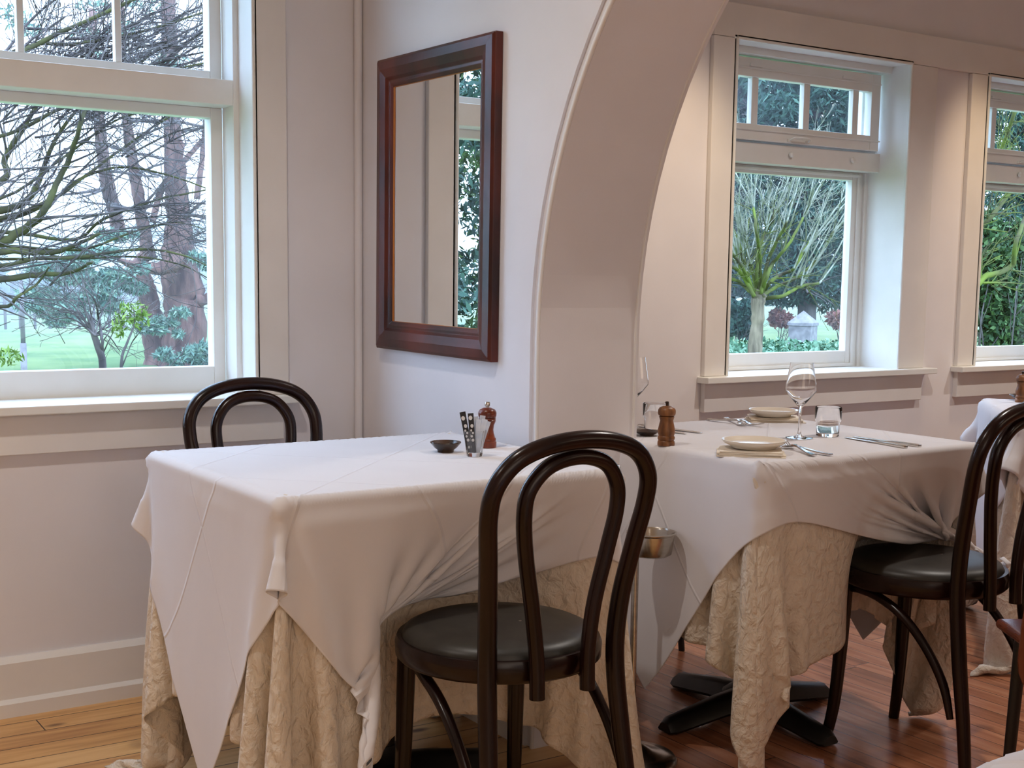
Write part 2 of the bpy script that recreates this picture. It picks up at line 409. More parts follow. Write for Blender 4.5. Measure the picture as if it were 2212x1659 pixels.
    for st in range(steps):
        t = st/steps
        V_[:, 2] -= 9.8*dt
        V_ *= .985 if t < .3 else .93
        old = P.copy()
        P = P+V_*dt
        for it in range(iters):
            for (a, b, L, k) in cons:
                d = P[b]-P[a]
                l = np.sqrt((d*d).sum(1))+1e-12
                c = (l-L)/l*.5*k
                if k < .6: c = np.where(l < L, c, c*.3) if L > 1.5*h else c
                d *= c[:, None]
                P[a] += d; P[b] -= d
            if it % 2: P = collide(P, t, old)
            else: P[pin] = PX
        P = collide(P, t, old)
        V_ = (P-old)/dt
        sp = np.sqrt((V_*V_).sum(1)); mx = 3.
        V_ *= np.minimum(1, mx/(sp+1e-9))[:, None]
    return P.reshape(N, N, 3)
def shell_of(C, ic, ztop, nth=300, nz=50, zlo=0., zfloor=0.):
    """outer radius of a draped cloth by direction and height, for the cloth that lies over it."""
    # densify
    A = C
    for k in range(2):
        B = np.zeros((A.shape[0]*2-1, A.shape[1]*2-1, 3))
        B[::2, ::2] = A; B[1::2, ::2] = (A[1:]+A[:-1])/2
        B[:, 1::2] = (B[:, 2::2]+B[:, :-2:2])/2
        A = B
    Q = A.reshape(-1, 3)
    Q = Q[Q[:, 2] < ztop-.002]
    th = ((np.arctan2(Q[:, 1]-ic[1], Q[:, 0]-ic[0])/(2*np.pi))*nth).astype(int) % nth
    z = np.clip(((Q[:, 2]-zlo)/(ztop-zlo)*nz).astype(int), 0, nz-1)
    rho = np.zeros((nth, nz)); np.maximum.at(rho, (th, z), np.hypot(Q[:, 0]-ic[0], Q[:, 1]-ic[1]))
    return (ic, rho, nth, nz, zlo, ztop)

# ---------------------------------------------------------------- the setting
WY = 3.485            # inner face of the window wall
CX = 1.775            # face of the arched cross wall towards the near room
CX2 = 2.074
ZC = 2.75
def struct(o): o['kind'] = 'structure'; return o

# floor: honey pine up to the arch, red-brown boards beyond
me = bpy.data.meshes.new('floor')
me.from_pydata([(-3, -4, 0), (1.9, -4, 0), (1.9, 3.6, 0), (-3, 3.6, 0), (9, -4, 0), (9, 3.6, 0), (-3, -4, -.1), (9, -4, -.1), (9, 3.6, -.1), (-3, 3.6, -.1)], [],
               [(0, 1, 2, 3), (1, 4, 5, 2), (6, 9, 8, 7)])
me.polygons.foreach_set('material_index', [0, 1, 0])
struct(link('floor', me, [M['pine'], M['redboard']]))
b = MB(); b.box((-3, -4, ZC), (9, 3.7, ZC+.1)); struct(b.build('ceiling', M['ceiling']))

# window wall with three openings
OP = [(0.16, 1.44, 0.80, 2.36), (3.215, 4.117, 0.80, 1.977), (4.587, 5.489, 0.80, 1.977)]
b = MB(); WT = 3.715
xs = -3.0
for (x0, x1, z0, z1) in OP:
    b.box((xs, WY, -.8), (x0, WT, ZC)); b.box((x0, WY, -.8), (x1, WT, z0)); b.box((x0, WY, z1), (x1, WT, ZC)); xs = x1
b.box((xs, WY, -.8), (9, WT, ZC))
struct(b.build('wall_back', M['wall']))
b = MB(); b.box((-3.1, -4, 0), (-3, WY, ZC)); struct(b.build('wall_left', M['wall']))
b = MB(); b.box((9, -4, 0), (9.1, WY, ZC)); struct(b.build('wall_right', M['wall']))
b = MB(); b.box((-3, -4.1, 0), (9, -4, ZC)); struct(b.build('wall_front', M['wall']))

# cross wall with the arch (opening in Y from -AY to AY2), springing at z=1
AR, AC, AZ = 1.169, 1.387, 1.0
AR = 2.556-AC
def arch_curve(r, n=40):
    return [(AC+r*math.cos(a), AZ+r*math.sin(a)) for a in np.linspace(0, PI, n)]
def yz(p, x): return (x, p[0], p[1])
b = MB()
NA = 48
arc = arch_curve(AR, NA)
# panels over and beside the arch built as strips so that no face is concave
b.box((CX, AC+AR, 0), (CX2, WY, AZ)); b.box((CX, -4, 0), (CX2, AC-AR, AZ))
b.box((CX, AC+AR, AZ), (CX2, WY, ZC)); b.box((CX, -4, AZ), (CX2, AC-AR, ZC))
for (p, q) in zip(arc[:-1], arc[1:]):
    poly = [p, (p[0], ZC), (q[0], ZC), q]
    b.prism(poly, yz, CX, CX2)
struct(b.build('wall_middle', M['wall']))
# arch architrave on the near face: flat band with stepped inner edge
def band(name, x0, x1, r0, r1):
    b = MB()
    A = [(AC+r0, 0)]+arch_curve(r0, NA)+[(AC-r0, 0)]; B = [(AC+r1, 0)]+arch_curve(r1, NA)+[(AC-r1, 0)]
    for i in range(len(A)-1): b.prism([A[i], B[i], B[i+1], A[i+1]], yz, x0, x1)
    return struct(b.build(name, M['wall']))
band('trim_1', CX-.008, CX, AR+.03, AR+.135)
band('trim_2', CX+.0, CX+.0, AR, AR) if False else None
b = MB()   # quirk bead beside the jamb
def bead(x, dr, rr):
    pts = [(x, AC+AR+dr, 0.0), (x, AC+AR+dr, .5)]+[(x, p[0], p[1]) for p in [(AC+(AR+dr)*math.cos(a), AZ+(AR+dr)*math.sin(a)) for a in np.linspace(0, PI, 70)]]+[(x, AC-AR-dr, .5), (x, AC-AR-dr, 0)]
    b.tube(pts, rr, 8)
bead(CX-.002, .006, .006); bead(CX2-.012, 0.0, .0035)
struct(b.build('trim_2', M['trim'], smooth=True))
# corner bead between window wall and cross wall, skirting, plinth block
b = MB(); b.tube([(CX-.012, WY-.012, .15), (CX-.012, WY-.012, ZC)], .012, 10); struct(b.build('trim_3', M['wall'], smooth=True))
def skirt(name, x0, x1, y):
    b = MB()
    prof = [(0, 0), (-.032, 0), (-.032, .036), (-.026, .042), (-.020, .046), (-.020, .140), (-.008, .155), (0, .155)]
    b.prism(prof, lambda p, x: (x, y+p[0], p[1]), x0, x1)
    return struct(b.build(name, M['trim']))
skirt('baseboard_left', -3, CX-.001, WY); skirt('baseboard_right', CX2+.001, 9, WY)
b = MB(); prof = [(0, 0), (-.020, 0), (-.020, .140), (-.008, .155), (0, .155)]
b.prism(prof, lambda p, y: (CX+p[0], y, p[1]), 2.60, WY-.034)
struct(b.build('baseboard_middle', M['trim']))

def window(n, x0, x1, z0, z1, Yf, Yg, kind):
    w = empty('window_%d' % n, ((x0+x1)/2, WY, z0)); struct(w)
    ox, oy, oz = w.location
    def P(name, mb, m=M['sash'], bevel=.002, **k):
        for q in mb.v: q -= np.array([ox, oy, oz])
        return mb.build(name, m, w, bevel=bevel, **k)
    cy = 3.465
    # lining of the opening
    b = MB(); b.box((x0-.012, cy, z0), (x0+.002, WT+.004, z1+.012)); b.box((x1-.002, cy, z0), (x1+.012, WT+.004, z1+.012)); b.box((x0+.002, cy, z1-.002), (x1-.002, WT+.004, z1+.012)); P('jamb', b)
    b = MB()   # little staff bead round the opening
    for x in (x0, x1): b.tube([(x, cy-.001, z0), (x, cy-.001, z1)], .006, 8)
    b.tube([(x0, cy-.001, z1), (x1, cy-.001, z1)], .006, 8); P('staff_bead', b, M['sash'], bevel=0, smooth=True)
    if kind == 0:
        # fixed light below, divided light above
        f0 = 3.567
        b = MB(); fw = .018
        b.box((x0, f0, z0), (x0+fw, Yf, z1)); b.box((x1-fw, f0, z0), (x1, Yf, z1)); b.box((x0, f0, z1-fw), (x1, Yf, z1))
        b.box((x0+fw, f0, 1.615), (x1-fw, WT, 1.684)); P('frame', b)
        for (a, c, nm, sb, st) in ((z0+.002, 1.615, 'lower_sash', .080, .028), (1.684, z1-fw, 'upper_sash', .032, .03)):
            b = MB(); s = .035
            gx0, gx1, gz0, gz1 = x0+fw+s, x1-fw-s, a+sb, c-st
            b.box((x0+fw, Yf, a), (gx0, Yf+.05, c)); b.box((gx1, Yf, a), (x1-fw, Yf+.05, c))
            b.box((gx0, Yf, a), (gx1, Yf+.05, gz0)); b.box((gx0, Yf, gz1), (gx1, Yf+.05, c))
            if nm == 'upper_sash':
                for k in range(4):
                    mx = 1.131-.2555*k+.2555-.2555
                    if mx > gx0: b.box((mx-.009, Yf+.004, gz0), (mx+.009, Yf+.03, gz1))
            sh = P(nm, b)
            g = MB(); g.box((gx0-.004, Yg, gz0-.004), (gx1+.004, Yg+.004, gz1+.004)); 
            for q in g.v: q -= np.array([ox, oy, oz])
            g.build('pane', M['pane'], sh)
    else:
        dx = x0-3.215
        b = MB(); b.box((x0+.002, 3.60, z0), (x0+.042, 3.70, z1-.026)); b.box((x1-.042, 3.665, z0), (x1-.018, 3.70, z1-.026)); b.box((x0, 3.555, z1-.026), (x1, 3.70, z1))
        b.box((x0, 3.60, 1.576), (x1, 3.70, 1.648)); b.box((x0, 3.625, 1.64), (x1, 3.70, 1.675)); b.box((x0, 3.655, z0), (x0+.018, 3.70, z1-.026)); b.box((x1-.018, 3.655, z0), (x1, 3.70, z1-.026)); P('frame', b)
        # awning sash
        b = MB(); a0, a1, c0, c1 = x0+.02, x1-.03, 1.655, 1.945
        gx0, gx1, gz0, gz1 = x0+.075, x1-.079, 1.712, 1.878
        y = 3.585
        b.box((a0, y, c0), (gx0, y+.035, c1)); b.box((gx1, y, c0), (a1, y+.035, c1)); b.box((gx0, y, c0), (gx1, y+.035, gz0)); b.box((gx0, y, gz1), (gx1, y+.035, c1))
        b.box((a0-.003, y-.006, c0+.034), (a1+.003, y, c0+.040)); b.box((a0, y-.004, 1.905), (a1, y, 1.911))
        for mx in (3.43, 3.695, 3.96): b.box((mx+dx-.019, y+.006, gz0), (mx+dx-.006, y+.03, gz1)); b.box((mx+dx-.006, y+.012, gz0), (mx+dx+.019, y+.03, gz1))
        aw = P('awning_sash', b)
        g = MB(); g.box((gx0-.004, y+.02, gz0-.004), (gx1+.004, y+.023, gz1+.004))
        for q in g.v: q -= np.array([ox, oy, oz])
        g.build('pane', M['pane'], aw)
        b = MB(); hx = 3.647+dx
        b.tube([(hx-.048, y-.002, 1.664), (hx-.044, y-.018, 1.670), (hx-.03, y-.020, 1.674), (hx+.03, y-.020, 1.674), (hx+.044, y-.018, 1.670), (hx+.048, y-.002, 1.664)], .0035, 8, n=4)
        b.box((hx-.058, y-.006, 1.659), (hx-.038, y, 1.669)); b.box((hx+.038, y-.006, 1.659), (hx+.058, y, 1.669))
        for q in b.v: q -= np.array([ox, oy, oz])
        b.build('handle', M['sash'], aw, smooth=True)
        b = MB()
        for cxx in (3.42, 3.90):
            b.box((cxx+dx-.03, y-.006, 1.914), (cxx+dx+.03, y, 1.924))
        for q in b.v: q -= np.array([ox, oy, oz])
        b.build('hinge', M['sash'], aw)
        for kx in (3.623, 3.954):
            b = MB(); b.lathe([(0, 0), (.006, 0), (.010, .004), (.011, .008), (.008, .013), (0, .015)], 16)
            for q in b.v:
                z = q[:, 2].copy(); q[:, 2] = q[:, 1]; q[:, 1] = -z; q += np.array([kx+dx, 3.60, 1.615])-np.array([ox, oy, oz])
            b.build('stop_knob', M['sash'], w, smooth=True)
        # lower fixed sash
        b = MB(); a0, a1, c0, c1 = x0+.042, x1-.042, z0+.01, 1.576
        gx0, gx1, gz0, gz1 = x0+.085, x1-.080, .872, 1.545; y = 3.665
        b.box((a0, y, c0), (gx0, y+.035, c1)); b.box((gx1, y, c0), (a1, y+.035, c1)); b.box((gx0, y, c0), (gx1, y+.035, gz0)); b.box((gx0, y, gz1), (gx1, y+.035, c1))
        b.box((a0, y-.008, gz1+.012), (a1, y, gz1+.022)); b.box((a1-.012, y-.008, c0), (a1, y, gz1+.012)); b.box((a0, y-.01, z0+.01), (a1, y, z0+.024))
        ls = P('lower_sash', b)
        g = MB(); g.box((gx0-.004, y+.018, gz0-.004), (gx1+.004, y+.022, gz1+.004))
        for q in g.v: q -= np.array([ox, oy, oz])
        g.build('pane', M['pane'], ls)
    # sill board and apron
    b = MB()
    if kind == 0: sx0, sx1 = x0-.12, x1+.125
    else: sx0, sx1 = x0-.122, x1+.193
    b.box((sx0, 3.425, z0-.013), (sx1, WY, z0+.010)); b.box((x0, 3.45, z0-.013), (x1, WT, z0+.009)); P('sill', b, M['sash'], .003)
    b = MB(); b.box((sx0+.018, 3.462, z0-.117), (sx1-.045, WY, z0-.013)); P('apron', b, M['trim'], .002)
    # casings
    b = MB(); b.box((x0-.105, cy, z0+.010), (x0-.002, WY, z1+.0)); P('casing', b, M['trim'], .003)
    cw = .098 if kind == 0 else .155
    b = MB(); b.box((x1+.002, cy, z0+.010), (x1+cw, WY, z1+.0)); P('casing', b, M['trim'], .003)
    return w
window(1, *OP[0], 3.651, 3.664, 0)
window(2, *OP[1], 3.66, 3.68, 1)
window(3, *OP[2], 3.66, 3.68, 1)
b = MB(); b.box((OP[1][0]-.105, 3.465, 1.978), (OP[2][1]+.155, WY, 2.094)); struct(b.build('trim_4', M['trim'], bevel=.003))
b = MB(); b.box((OP[0][0]-.105, 3.465, 2.362), (OP[0][1]+.098, WY, 2.48)); struct(b.build('trim_5', M['trim'], bevel=.003))

# ---------------------------------------------------------------- mirror
mw = empty('wall_mirror', (CX-.002, 3.035, 1.34)); tag(mw, 'tall mahogany framed mirror hanging on the wall left of the arch', 'mirror')
hy, hz, fwid = .303, .398, .078
b = MB()
# frame section swept round the rectangle with mitred corners: (inset from outer edge, height off the wall)
sec = [(0, 0), (0, .020), (.008, .026), (.030, .030), (.052, .024), (.060, .016), (.068, .018), (fwid, .012), (fwid, 0)]
def ring(ins): return [(-hy+ins, -hz+ins), (hy-ins, -hz+ins), (hy-ins, hz-ins), (-hy+ins, hz-ins)]
v = []; f = []
for (i, h) in sec:
    for (y, z) in ring(i): v.append((-h, y, z))
for s_ in range(len(sec)-1):
    for k in range(4): f.append((s_*4+k, s_*4+(k+1) % 4, (s_+1)*4+(k+1) % 4, (s_+1)*4+k))
b.add(v, f); b.build('frame', M['mirrorwood'], mw, bevel=.0015)
b = MB(); i0 = fwid-.001
for (a, c) in (((-hy+i0, -hz+i0), (hy-i0, -hz+i0)), ((hy-i0, -hz+i0), (hy-i0, hz-i0)), ((hy-i0, hz-i0), (-hy+i0, hz-i0)), ((-hy+i0, hz-i0), (-hy+i0, -hz+i0))):
    b.tube([(-.009, a[0], a[1]), (-.009, c[0], c[1])], .0025, 6)
b.build('slip', M['gilt'], mw)['label'] = 'thin gilt slip'
b = MB(); b.box((-.008, -hy+fwid-.004, -hz+fwid-.004), (-.005, hy-fwid+.004, hz-fwid+.004)); b.build('mirror_glass', M['mirror'], mw)
mw.rotation_euler = (math.radians(.5), 0, 0)

# ---------------------------------------------------------------- tables and cloths
TOPZ = .745
def table(name, cx, cy, rz, wx, wy, label, foot=.27):
    t = empty(name, (cx, cy, 0), rz); tag(t, label, 'table', 'pedestal tables under white cloths')
    b = MB(); b.box((-wx/2+.022, -wy/2+.022, TOPZ-.028), (wx/2-.022, wy/2-.022, TOPZ-.003)); b.build('tabletop', M['darkwood'], t, bevel=.006)
    b = MB(); b.tube([(0, 0, .05), (0, 0, TOPZ-.035)], .032, 20); b.lathe([(.0, .03), (.075, .03), (.072, .065), (.045, .085), (.034, .11), (.0, .11)], 24); b.build('pedestal', M['iron'], t, smooth=True)
    b = MB(); b.box((-.18, -.025, TOPZ-.045), (.18, .025, TOPZ-.0302)); b.box((-.025, -.18, TOPZ-.045), (.025, .18, TOPZ-.0302)); b.build('top_bracket', M['iron'], t)
    for k in range(4):
        b = MB(); a = k*PI/2
        sec = [(-.036, .008), (-.030, .0), (.030, .0), (.036, .008), (.022, .034), (.010, .042), (-.010, .042), (-.022, .034)]
        R = [(.03, 1.25, .028), (.12, 1.15, .022), (.22, 1.0, .010), (.275, .92, .004), (.292, .70, .006)]
        v = []; f = []
        for (r, s_, z0) in R:
            for (w, z) in sec:
                x, y, zz = r, w*s_, z0+z*(s_ if r < .28 else .55)
                v.append((x*math.cos(a)-y*math.sin(a), x*math.sin(a)+y*math.cos(a), zz))
        n = len(sec)
        for i in range(len(R)-1):
            for j in range(n): f.append((i*n+j, i*n+(j+1) % n, (i+1)*n+(j+1) % n, (i+1)*n+j))
        f.append(tuple(range(n))[::-1]); f.append(tuple(range((len(R)-1)*n, len(R)*n)))
        b.add(v, f); b.lathe([(0, 0), (.014, 0), (.014, .012), (0, .012)], 10, (.262*math.cos(a), .262*math.sin(a), -.0005))
        b.build('foot', M['iron'], t, smooth=True)
    return t

def refine(C, k, box, ztop):
    """finer mesh through the same points, kept clear of the table edge so that the fold over it stays crisp"""
    def up(A):
        n = A.shape[0]; out = []
        g = lambda i: A[min(max(i, 0), n-1)]
        for i in range(n-1):
            for j in range(k):
                t = j/k; p0, p1, p2, p3 = g(i-1), g(i), g(i+1), g(i+2)
                out.append(.5*((2*p1)+(-p0+p2)*t+(2*p0-5*p1+4*p2-p3)*t*t+(-p0+3*p1-3*p2+p3)*t**3))
        out.append(A[-1]); return np.array(out)
    D = up(C); D = up(D.transpose(1, 0, 2)).transpose(1, 0, 2)
    x0, x1, y0, y1 = box; e = .004
    x, y, z = D[..., 0], D[..., 1], D[..., 2]
    ins = (x > x0-e) & (x < x1+e) & (y > y0-e) & (y < y1+e) & (z < ztop) & (z > ztop-.035)
    d = np.stack([ztop-z, x-(x0-e), (x1+e)-x, y-(y0-e), (y1+e)-y], -1); q = d.argmin(-1)
    z[ins & (q == 0)] = ztop; x[ins & (q == 1)] = x0-e; x[ins & (q == 2)] = x1+e; y[ins & (q == 3)] = y0-e; y[ins & (q == 4)] = y1+e
    z[z > ztop+.012] = ztop+.012
    for _ in range(10):            # ease the first hand's breadth below the edge
        w = (D[..., 2] < ztop-.0035) & (D[..., 2] > ztop-.11); w[0] = w[-1] = False; w[:, 0] = w[:, -1] = False
        L = D.copy(); L[1:-1, 1:-1] = (D[2:, 1:-1]+D[:-2, 1:-1]+D[1:-1, 2:]+D[1:-1, :-2])/4
        D[w] = D[w]*.4+L[w]*.6
        x, y, z = D[..., 0], D[..., 1], D[..., 2]
        ins = (x > x0-e) & (x < x1+e) & (y > y0-e) & (y < y1+e) & (z < ztop) & (z > ztop-.035)
        d = np.stack([ztop-z, x-(x0-e), (x1+e)-x, y-(y0-e), (y1+e)-y], -1); q = d.argmin(-1)
        z[ins & (q == 0)] = ztop; x[ins & (q == 1)] = x0-e; x[ins & (q == 2)] = x1+e; y[ins & (q == 3)] = y0-e; y[ins & (q == 4)] = y1+e
    return D
def cloth_obj(name, C, m, label, cat, group, sub=0, thick=.0014):
    N = C.shape[0]
    me = bpy.data.meshes.new(name)
    idx = np.arange(N*N).reshape(N, N)
    F = np.stack([idx[:-1, :-1], idx[1:, :-1], idx[1:, 1:], idx[:-1, 1:]], -1).reshape(-1, 4)
    me.vertices.add(N*N); me.vertices.foreach_set('co', C.reshape(-1).astype(np.float32))
    me.loops.add(F.size); me.loops.foreach_set('vertex_index', F.reshape(-1).astype(np.int32))
    me.polygons.add(len(F)); me.polygons.foreach_set('loop_start', (np.arange(len(F))*4).astype(np.int32)); me.polygons.foreach_set('loop_total', np.full(len(F), 4, np.int32))
    me.update(calc_edges=True)
    uv = me.uv_layers.new(name='uv'); g = np.stack(np.meshgrid(np.linspace(0, 1, N), np.linspace(0, 1, N), indexing='ij'), -1).reshape(-1, 2)
    uv.data.foreach_set('uv', g[F.reshape(-1)].reshape(-1).astype(np.float32))
    o = link(name, me, m, None, True)
    so = o.modifiers.new('thick', 'SOLIDIFY'); so.thickness = thick; so.offset = 0
    if sub: sb = o.modifiers.new('sub', 'SUBSURF'); sb.levels = sub; sb.render_levels = sub
    tag(o, label, cat, group)
    return o
def smooth_cloth(C, k=1):
    for _ in range(k):
        D = C.copy()
        D[1:-1, 1:-1] = C[1:-1, 1:-1]*.6+.1*(C[2:, 1:-1]+C[:-2, 1:-1]+C[1:-1, 2:]+C[1:-1, :-2])
        D[0, 1:-1] = C[0, 1:-1]*.6+.2*(C[0, 2:]+C[0, :-2]); D[-1, 1:-1] = C[-1, 1:-1]*.6+.2*(C[-1, 2:]+C[-1, :-2])
        D[1:-1, 0] = C[1:-1, 0]*.6+.2*(C[2:, 0]+C[:-2, 0]); D[1:-1, -1] = C[1:-1, -1]*.6+.2*(C[2:, -1]+C[:-2, -1])
        C = D
    return C
def dress(key, cx, cy, box, chairs, walls, su, st, lab_u, lab_t, ang=0, Nu=84, Nt=88, seed=1, place=None, tang=PI/4):
    def run():
        u = cloth_sim(su, Nu, ang, cx, cy, TOPZ, box, 260, 10, seed, chairs, walls, bend=.012, wob=.0005)
        sh = shell_of(u, (cx, cy), TOPZ)
        t = cloth_sim(st, Nt, ang+tang, cx, cy, TOPZ+.0025, box, 260, 14, seed+1, chairs, walls, inner=sh, bend=.02, wob=.0003)
        return u, t
    u, t = run()
    u = smooth_cloth(u, 1)
    for A, z in ((u, TOPZ+.002), (t, TOPZ+.0055)):
        inx = (A[..., 0] > box[0]+.01) & (A[..., 0] < box[1]-.01) & (A[..., 1] > box[2]+.01) & (A[..., 1] < box[3]-.01) & (A[..., 2] > TOPZ-.01)
        A[..., 2] = np.where(inx, z+(A[..., 2]-z)*.15, A[..., 2])
    u = refine(u, 2, box, TOPZ+.002); t = refine(t, 3 if Nt > 60 else 2, box, TOPZ+.0055)
    if place: u = place(u); t = place(t)
    cloth_obj('linen_undercloth', u, M['linen'], lab_u, 'tablecloth', 'crumpled linen undercloths', thick=.0012)
    cloth_obj('tablecloth', t, M['topcloth'], lab_t, 'tablecloth', 'pressed white tablecloths laid cornerwise')
    return u, t
TZ = TOPZ+.0068      # where things stand on a laid table

# dining table by the window, left of the arch
BX1 = (.935, 1.735, 2.165, 2.885)
table('pedestal_table', 1.335, 2.525, 0, .80, .72, 'cloth covered table beside the mirror with one black chair in front and one behind')
dress('a', 1.335, 2.525, BX1, [((1.36, 1.2), (1.36, 2.095), .226, -1, .495, .35, .85), ((1.30, 3.3), (1.30, 2.905), .222, -1, .495, .35, .85)],
      [(0, 1, 1.766, lambda P: P[:, 1] > 2.556)], 1.63, 1.32,
      'crumpled linen undercloth reaching the floor beneath the table beside the mirror', 'pressed white tablecloth on the table beside the mirror, below the dark bowl and sugar glass')
# laid table in the arch
BX2 = (2.03, 2.79, 2.07, 2.80)
table('pedestal_table', 2.41, 2.47, 0, .76, .73, 'laid table standing in the arch, its black cross foot showing on the red floor')
dress('b', 2.41, 2.435, BX2, [((2.63, 1.0), (2.60, 2.035), .218, -1, .495, .35, .85)],
      [], 1.52, 1.22,
      'crumpled linen undercloth hanging in a long fold above the black cross foot', 'pressed white tablecloth on the table laid with plates and wine glasses', seed=5)
# table turned cornerwise beyond, by the third window
def place3(C):
    a = math.radians(45); D = C.copy()
    D[..., 0] = 3.875+C[..., 0]*math.cos(a)-C[..., 1]*math.sin(a); D[..., 1] = 2.375+C[..., 0]*math.sin(a)+C[..., 1]*math.cos(a); return D
table('pedestal_table', 3.875, 2.375, math.radians(45), .74, .74, 'far table set cornerwise at the right below the last window')
dress('c', 0, 0, (-.37, .37, -.37, .37), [], [], 1.70, 1.28,
      'crumpled linen undercloth on the far table at the right edge', 'bluish white tablecloth on the far table at the right edge', Nu=64, Nt=52, seed=9, place=place3)
# table nearest the photographer: only its corner shows
BX4 = (.905, 1.665, -.08, .678)
table('pedestal_table', 1.285, .299, 0, .76, .755, 'nearest table, only its cream cloth corner showing at the bottom right')
dress('d', 1.285, .299, BX4, [], [], 1.5, 1.3, 'linen undercloth of the nearest table', 'cream tablecloth corner at the very bottom right of the view', Nu=40, Nt=44, seed=12)

# ---------------------------------------------------------------- bentwood chairs
def make_chair():
    t = empty('bentwood_chair')
    b = MB()
    sq = 1.0
    prof = [(.155, .424), (.192, .420), (.200, .428), (.201, .452), (.197, .463), (.155, .463)]
    seg = 64; v = []; f = []
    for (r, z) in prof:
        for k in range(seg): a = 2*PI*k/seg; v.append((r*math.cos(a), r*math.sin(a), z))
    n = len(prof)
    for i in range(n):
        for k in range(seg): f.append((i*seg+k, i*seg+(k+1) % seg, ((i+1) % n)*seg+(k+1) % seg, ((i+1) % n)*seg+k))
    b.add(v, f); b.build('seat_ring', M['bent'], t, smooth=True)
    b = MB(); b.lathe([(0, .448), (.180, .448), (.187, .456), (.188, .464), (.182, .475), (.165, .483), (.12, .488), (.06, .490), (0, .4905)], 64); sc = b.build('seat_cushion', M['vinyl'], t, smooth=True)
    b = MB(); b.lathe([(0, 0), (.0035, 0), (.003, .0015), (0, .002)], 10, (.03, -.03, .4888)); b.build('vent_stud', M['cutlery'], sc, smooth=True)
    L = [(-.166, -.245, 0), (-.158, -.225, .15), (-.149, -.200, .30), (-.143, -.184, .44), (-.147, -.190, .55), (-.160, -.210, .66), (-.171, -.227, .740), (-.166, -.240, .794), (-.133, -.251, .838), (-.075, -.258, .862), (0, -.260, .870)]
    P = L+[(-x, y, z) for (x, y, z) in L[:-1][::-1]]
    R = [.0135, .0155, .0175, .0180, .0178, .0170, .0165, .0165, .0165, .0165, .0165]; R = R+R[:-1][::-1]
    b = MB(); b.tube(P, R, 14, n=8); b.build('back_frame', M['bent'], t, smooth=True)
    L = [(-.056, -.215, .400), (-.057, -.213, .47), (-.068, -.214, .56), (-.089, -.222, .66), (-.101, -.232, .735), (-.095, -.238, .785), (-.060, -.246, .825), (0, -.248, .8385)]
    P = L+[(-x, y, z) for (x, y, z) in L[:-1][::-1]]
    b = MB(); b.tube(P, [.0145]*len(P), 12, n=8); b.build('inner_hoop', M['bent'], t, smooth=True)
    for s in (-1, 1):
        b = MB(); b.tube([(s*.130, .130, .445), (s*.132, .133, .33), (s*.134, .138, .2), (s*.138, .146, .09), (s*.147, .160, 0)], [.0195, .0185, .0165, .0150, .0135], 14, n=6)
        b.build('leg', M['bent'], t, smooth=True)
    for s in (-1, 1):
        b = MB(); b.tube([(s*.085, .150, .402), (s*.115, .120, .398), (s*.142, .075, .405), (s*.160, .01, .400), (s*.166, -.06, .370), (s*.167, -.125, .310), (s*.168, -.175, .235), (s*.172, -.200, .16)], [.009, .010, .011, .0115, .0115, .011, .011, .008], 10, n=6)
        b.build('leg_brace', M['bent'], t, smooth=True)
    return t
CH = [((1.36, 2.085), 0, 'dark bentwood chair with black round seat in front of the table beside the mirror'),
      ((1.30, 2.915), 180, 'dark bentwood chair behind the left table, its double hoop back below the window sill'),
      ((2.595, 2.075), 6, 'dark bentwood chair with black round seat at the right, pulled up to the laid table')]
ch0 = make_chair()
for i, ((x, y), a, lab) in enumerate(CH):
    o = ch0 if i == 0 else copy_tree(ch0)
    o.location = (x, y, 0); o.rotation_euler = (0, 0, math.radians(a)); tag(o, lab, 'chair', 'bentwood chairs')

# stool whose foot shows behind the laid table
st = empty('round_stool', (2.56, 3.12, 0)); tag(st, 'low black stool tucked behind the laid table, one leg showing', 'stool')
b = MB(); b.lathe([(0, .38), (.15, .38), (.155, .39), (.15, .41), (0, .415)], 40); b.build('seat', M['vinyl'], st, smooth=True)
for k in range(4):
    a = PI/4+k*PI/2; b = MB(); b.tube([(.10*math.cos(a), .10*math.sin(a), .385), (.135*math.cos(a), .135*math.sin(a), .0)], [.013, .010], 10); b.build('leg', M['iron'], st, smooth=True)

# brown plywood chair nearer the photographer, just inside the right edge
bc = empty('plywood_chair', (2.40, 1.50, 0), -YAW); tag(bc, 'chair with rounded brown lacquered plywood back at the right edge', 'chair')
def shell_panel(cz, hw, hh, curve, yb, lean, thick=.012, n=36):
    v = []; f = []
    rings = [1.0, .97, .8, .5, 0.]
    for side in (0, 1):
        for ri, s_ in enumerate(rings):
            for k in range(n):
                a = 2*PI*k/n; ca, sa = math.cos(a), math.sin(a)
                e = .5; x = hw*s_*math.copysign(abs(ca)**e, ca)*1.0; z = hh*s_*math.copysign(abs(sa)**e, sa)
                y = yb+curve*(x/hw)**2-lean*z+(thick/2 if side else -thick/2)*(1 if ri else .4)
                v.append((x, y, cz+z))
    R = len(rings)
    for side in (0, 1):
        o = side*R*n
        for i in range(R-1):
            for k in range(n):
                q = (o+i*n+k, o+i*n+(k+1) % n, o+(i+1)*n+(k+1) % n, o+(i+1)*n+k); f.append(q if side else q[::-1])
    for k in range(n): f.append((k, R*n+k, R*n+(k+1) % n, (k+1) % n))
    return v, f
v, f = shell_panel(.50, .20, .155, .05, -.20, .18); b = MB(); b.add(v, f); b.build('backrest', M['brownseat'], bc, smooth=True)
b = MB(); b.box((-.15, -.17, .43), (.19, .12, .452)); b.build('seat', M['brownseat'], bc, bevel=.02, bseg=4)
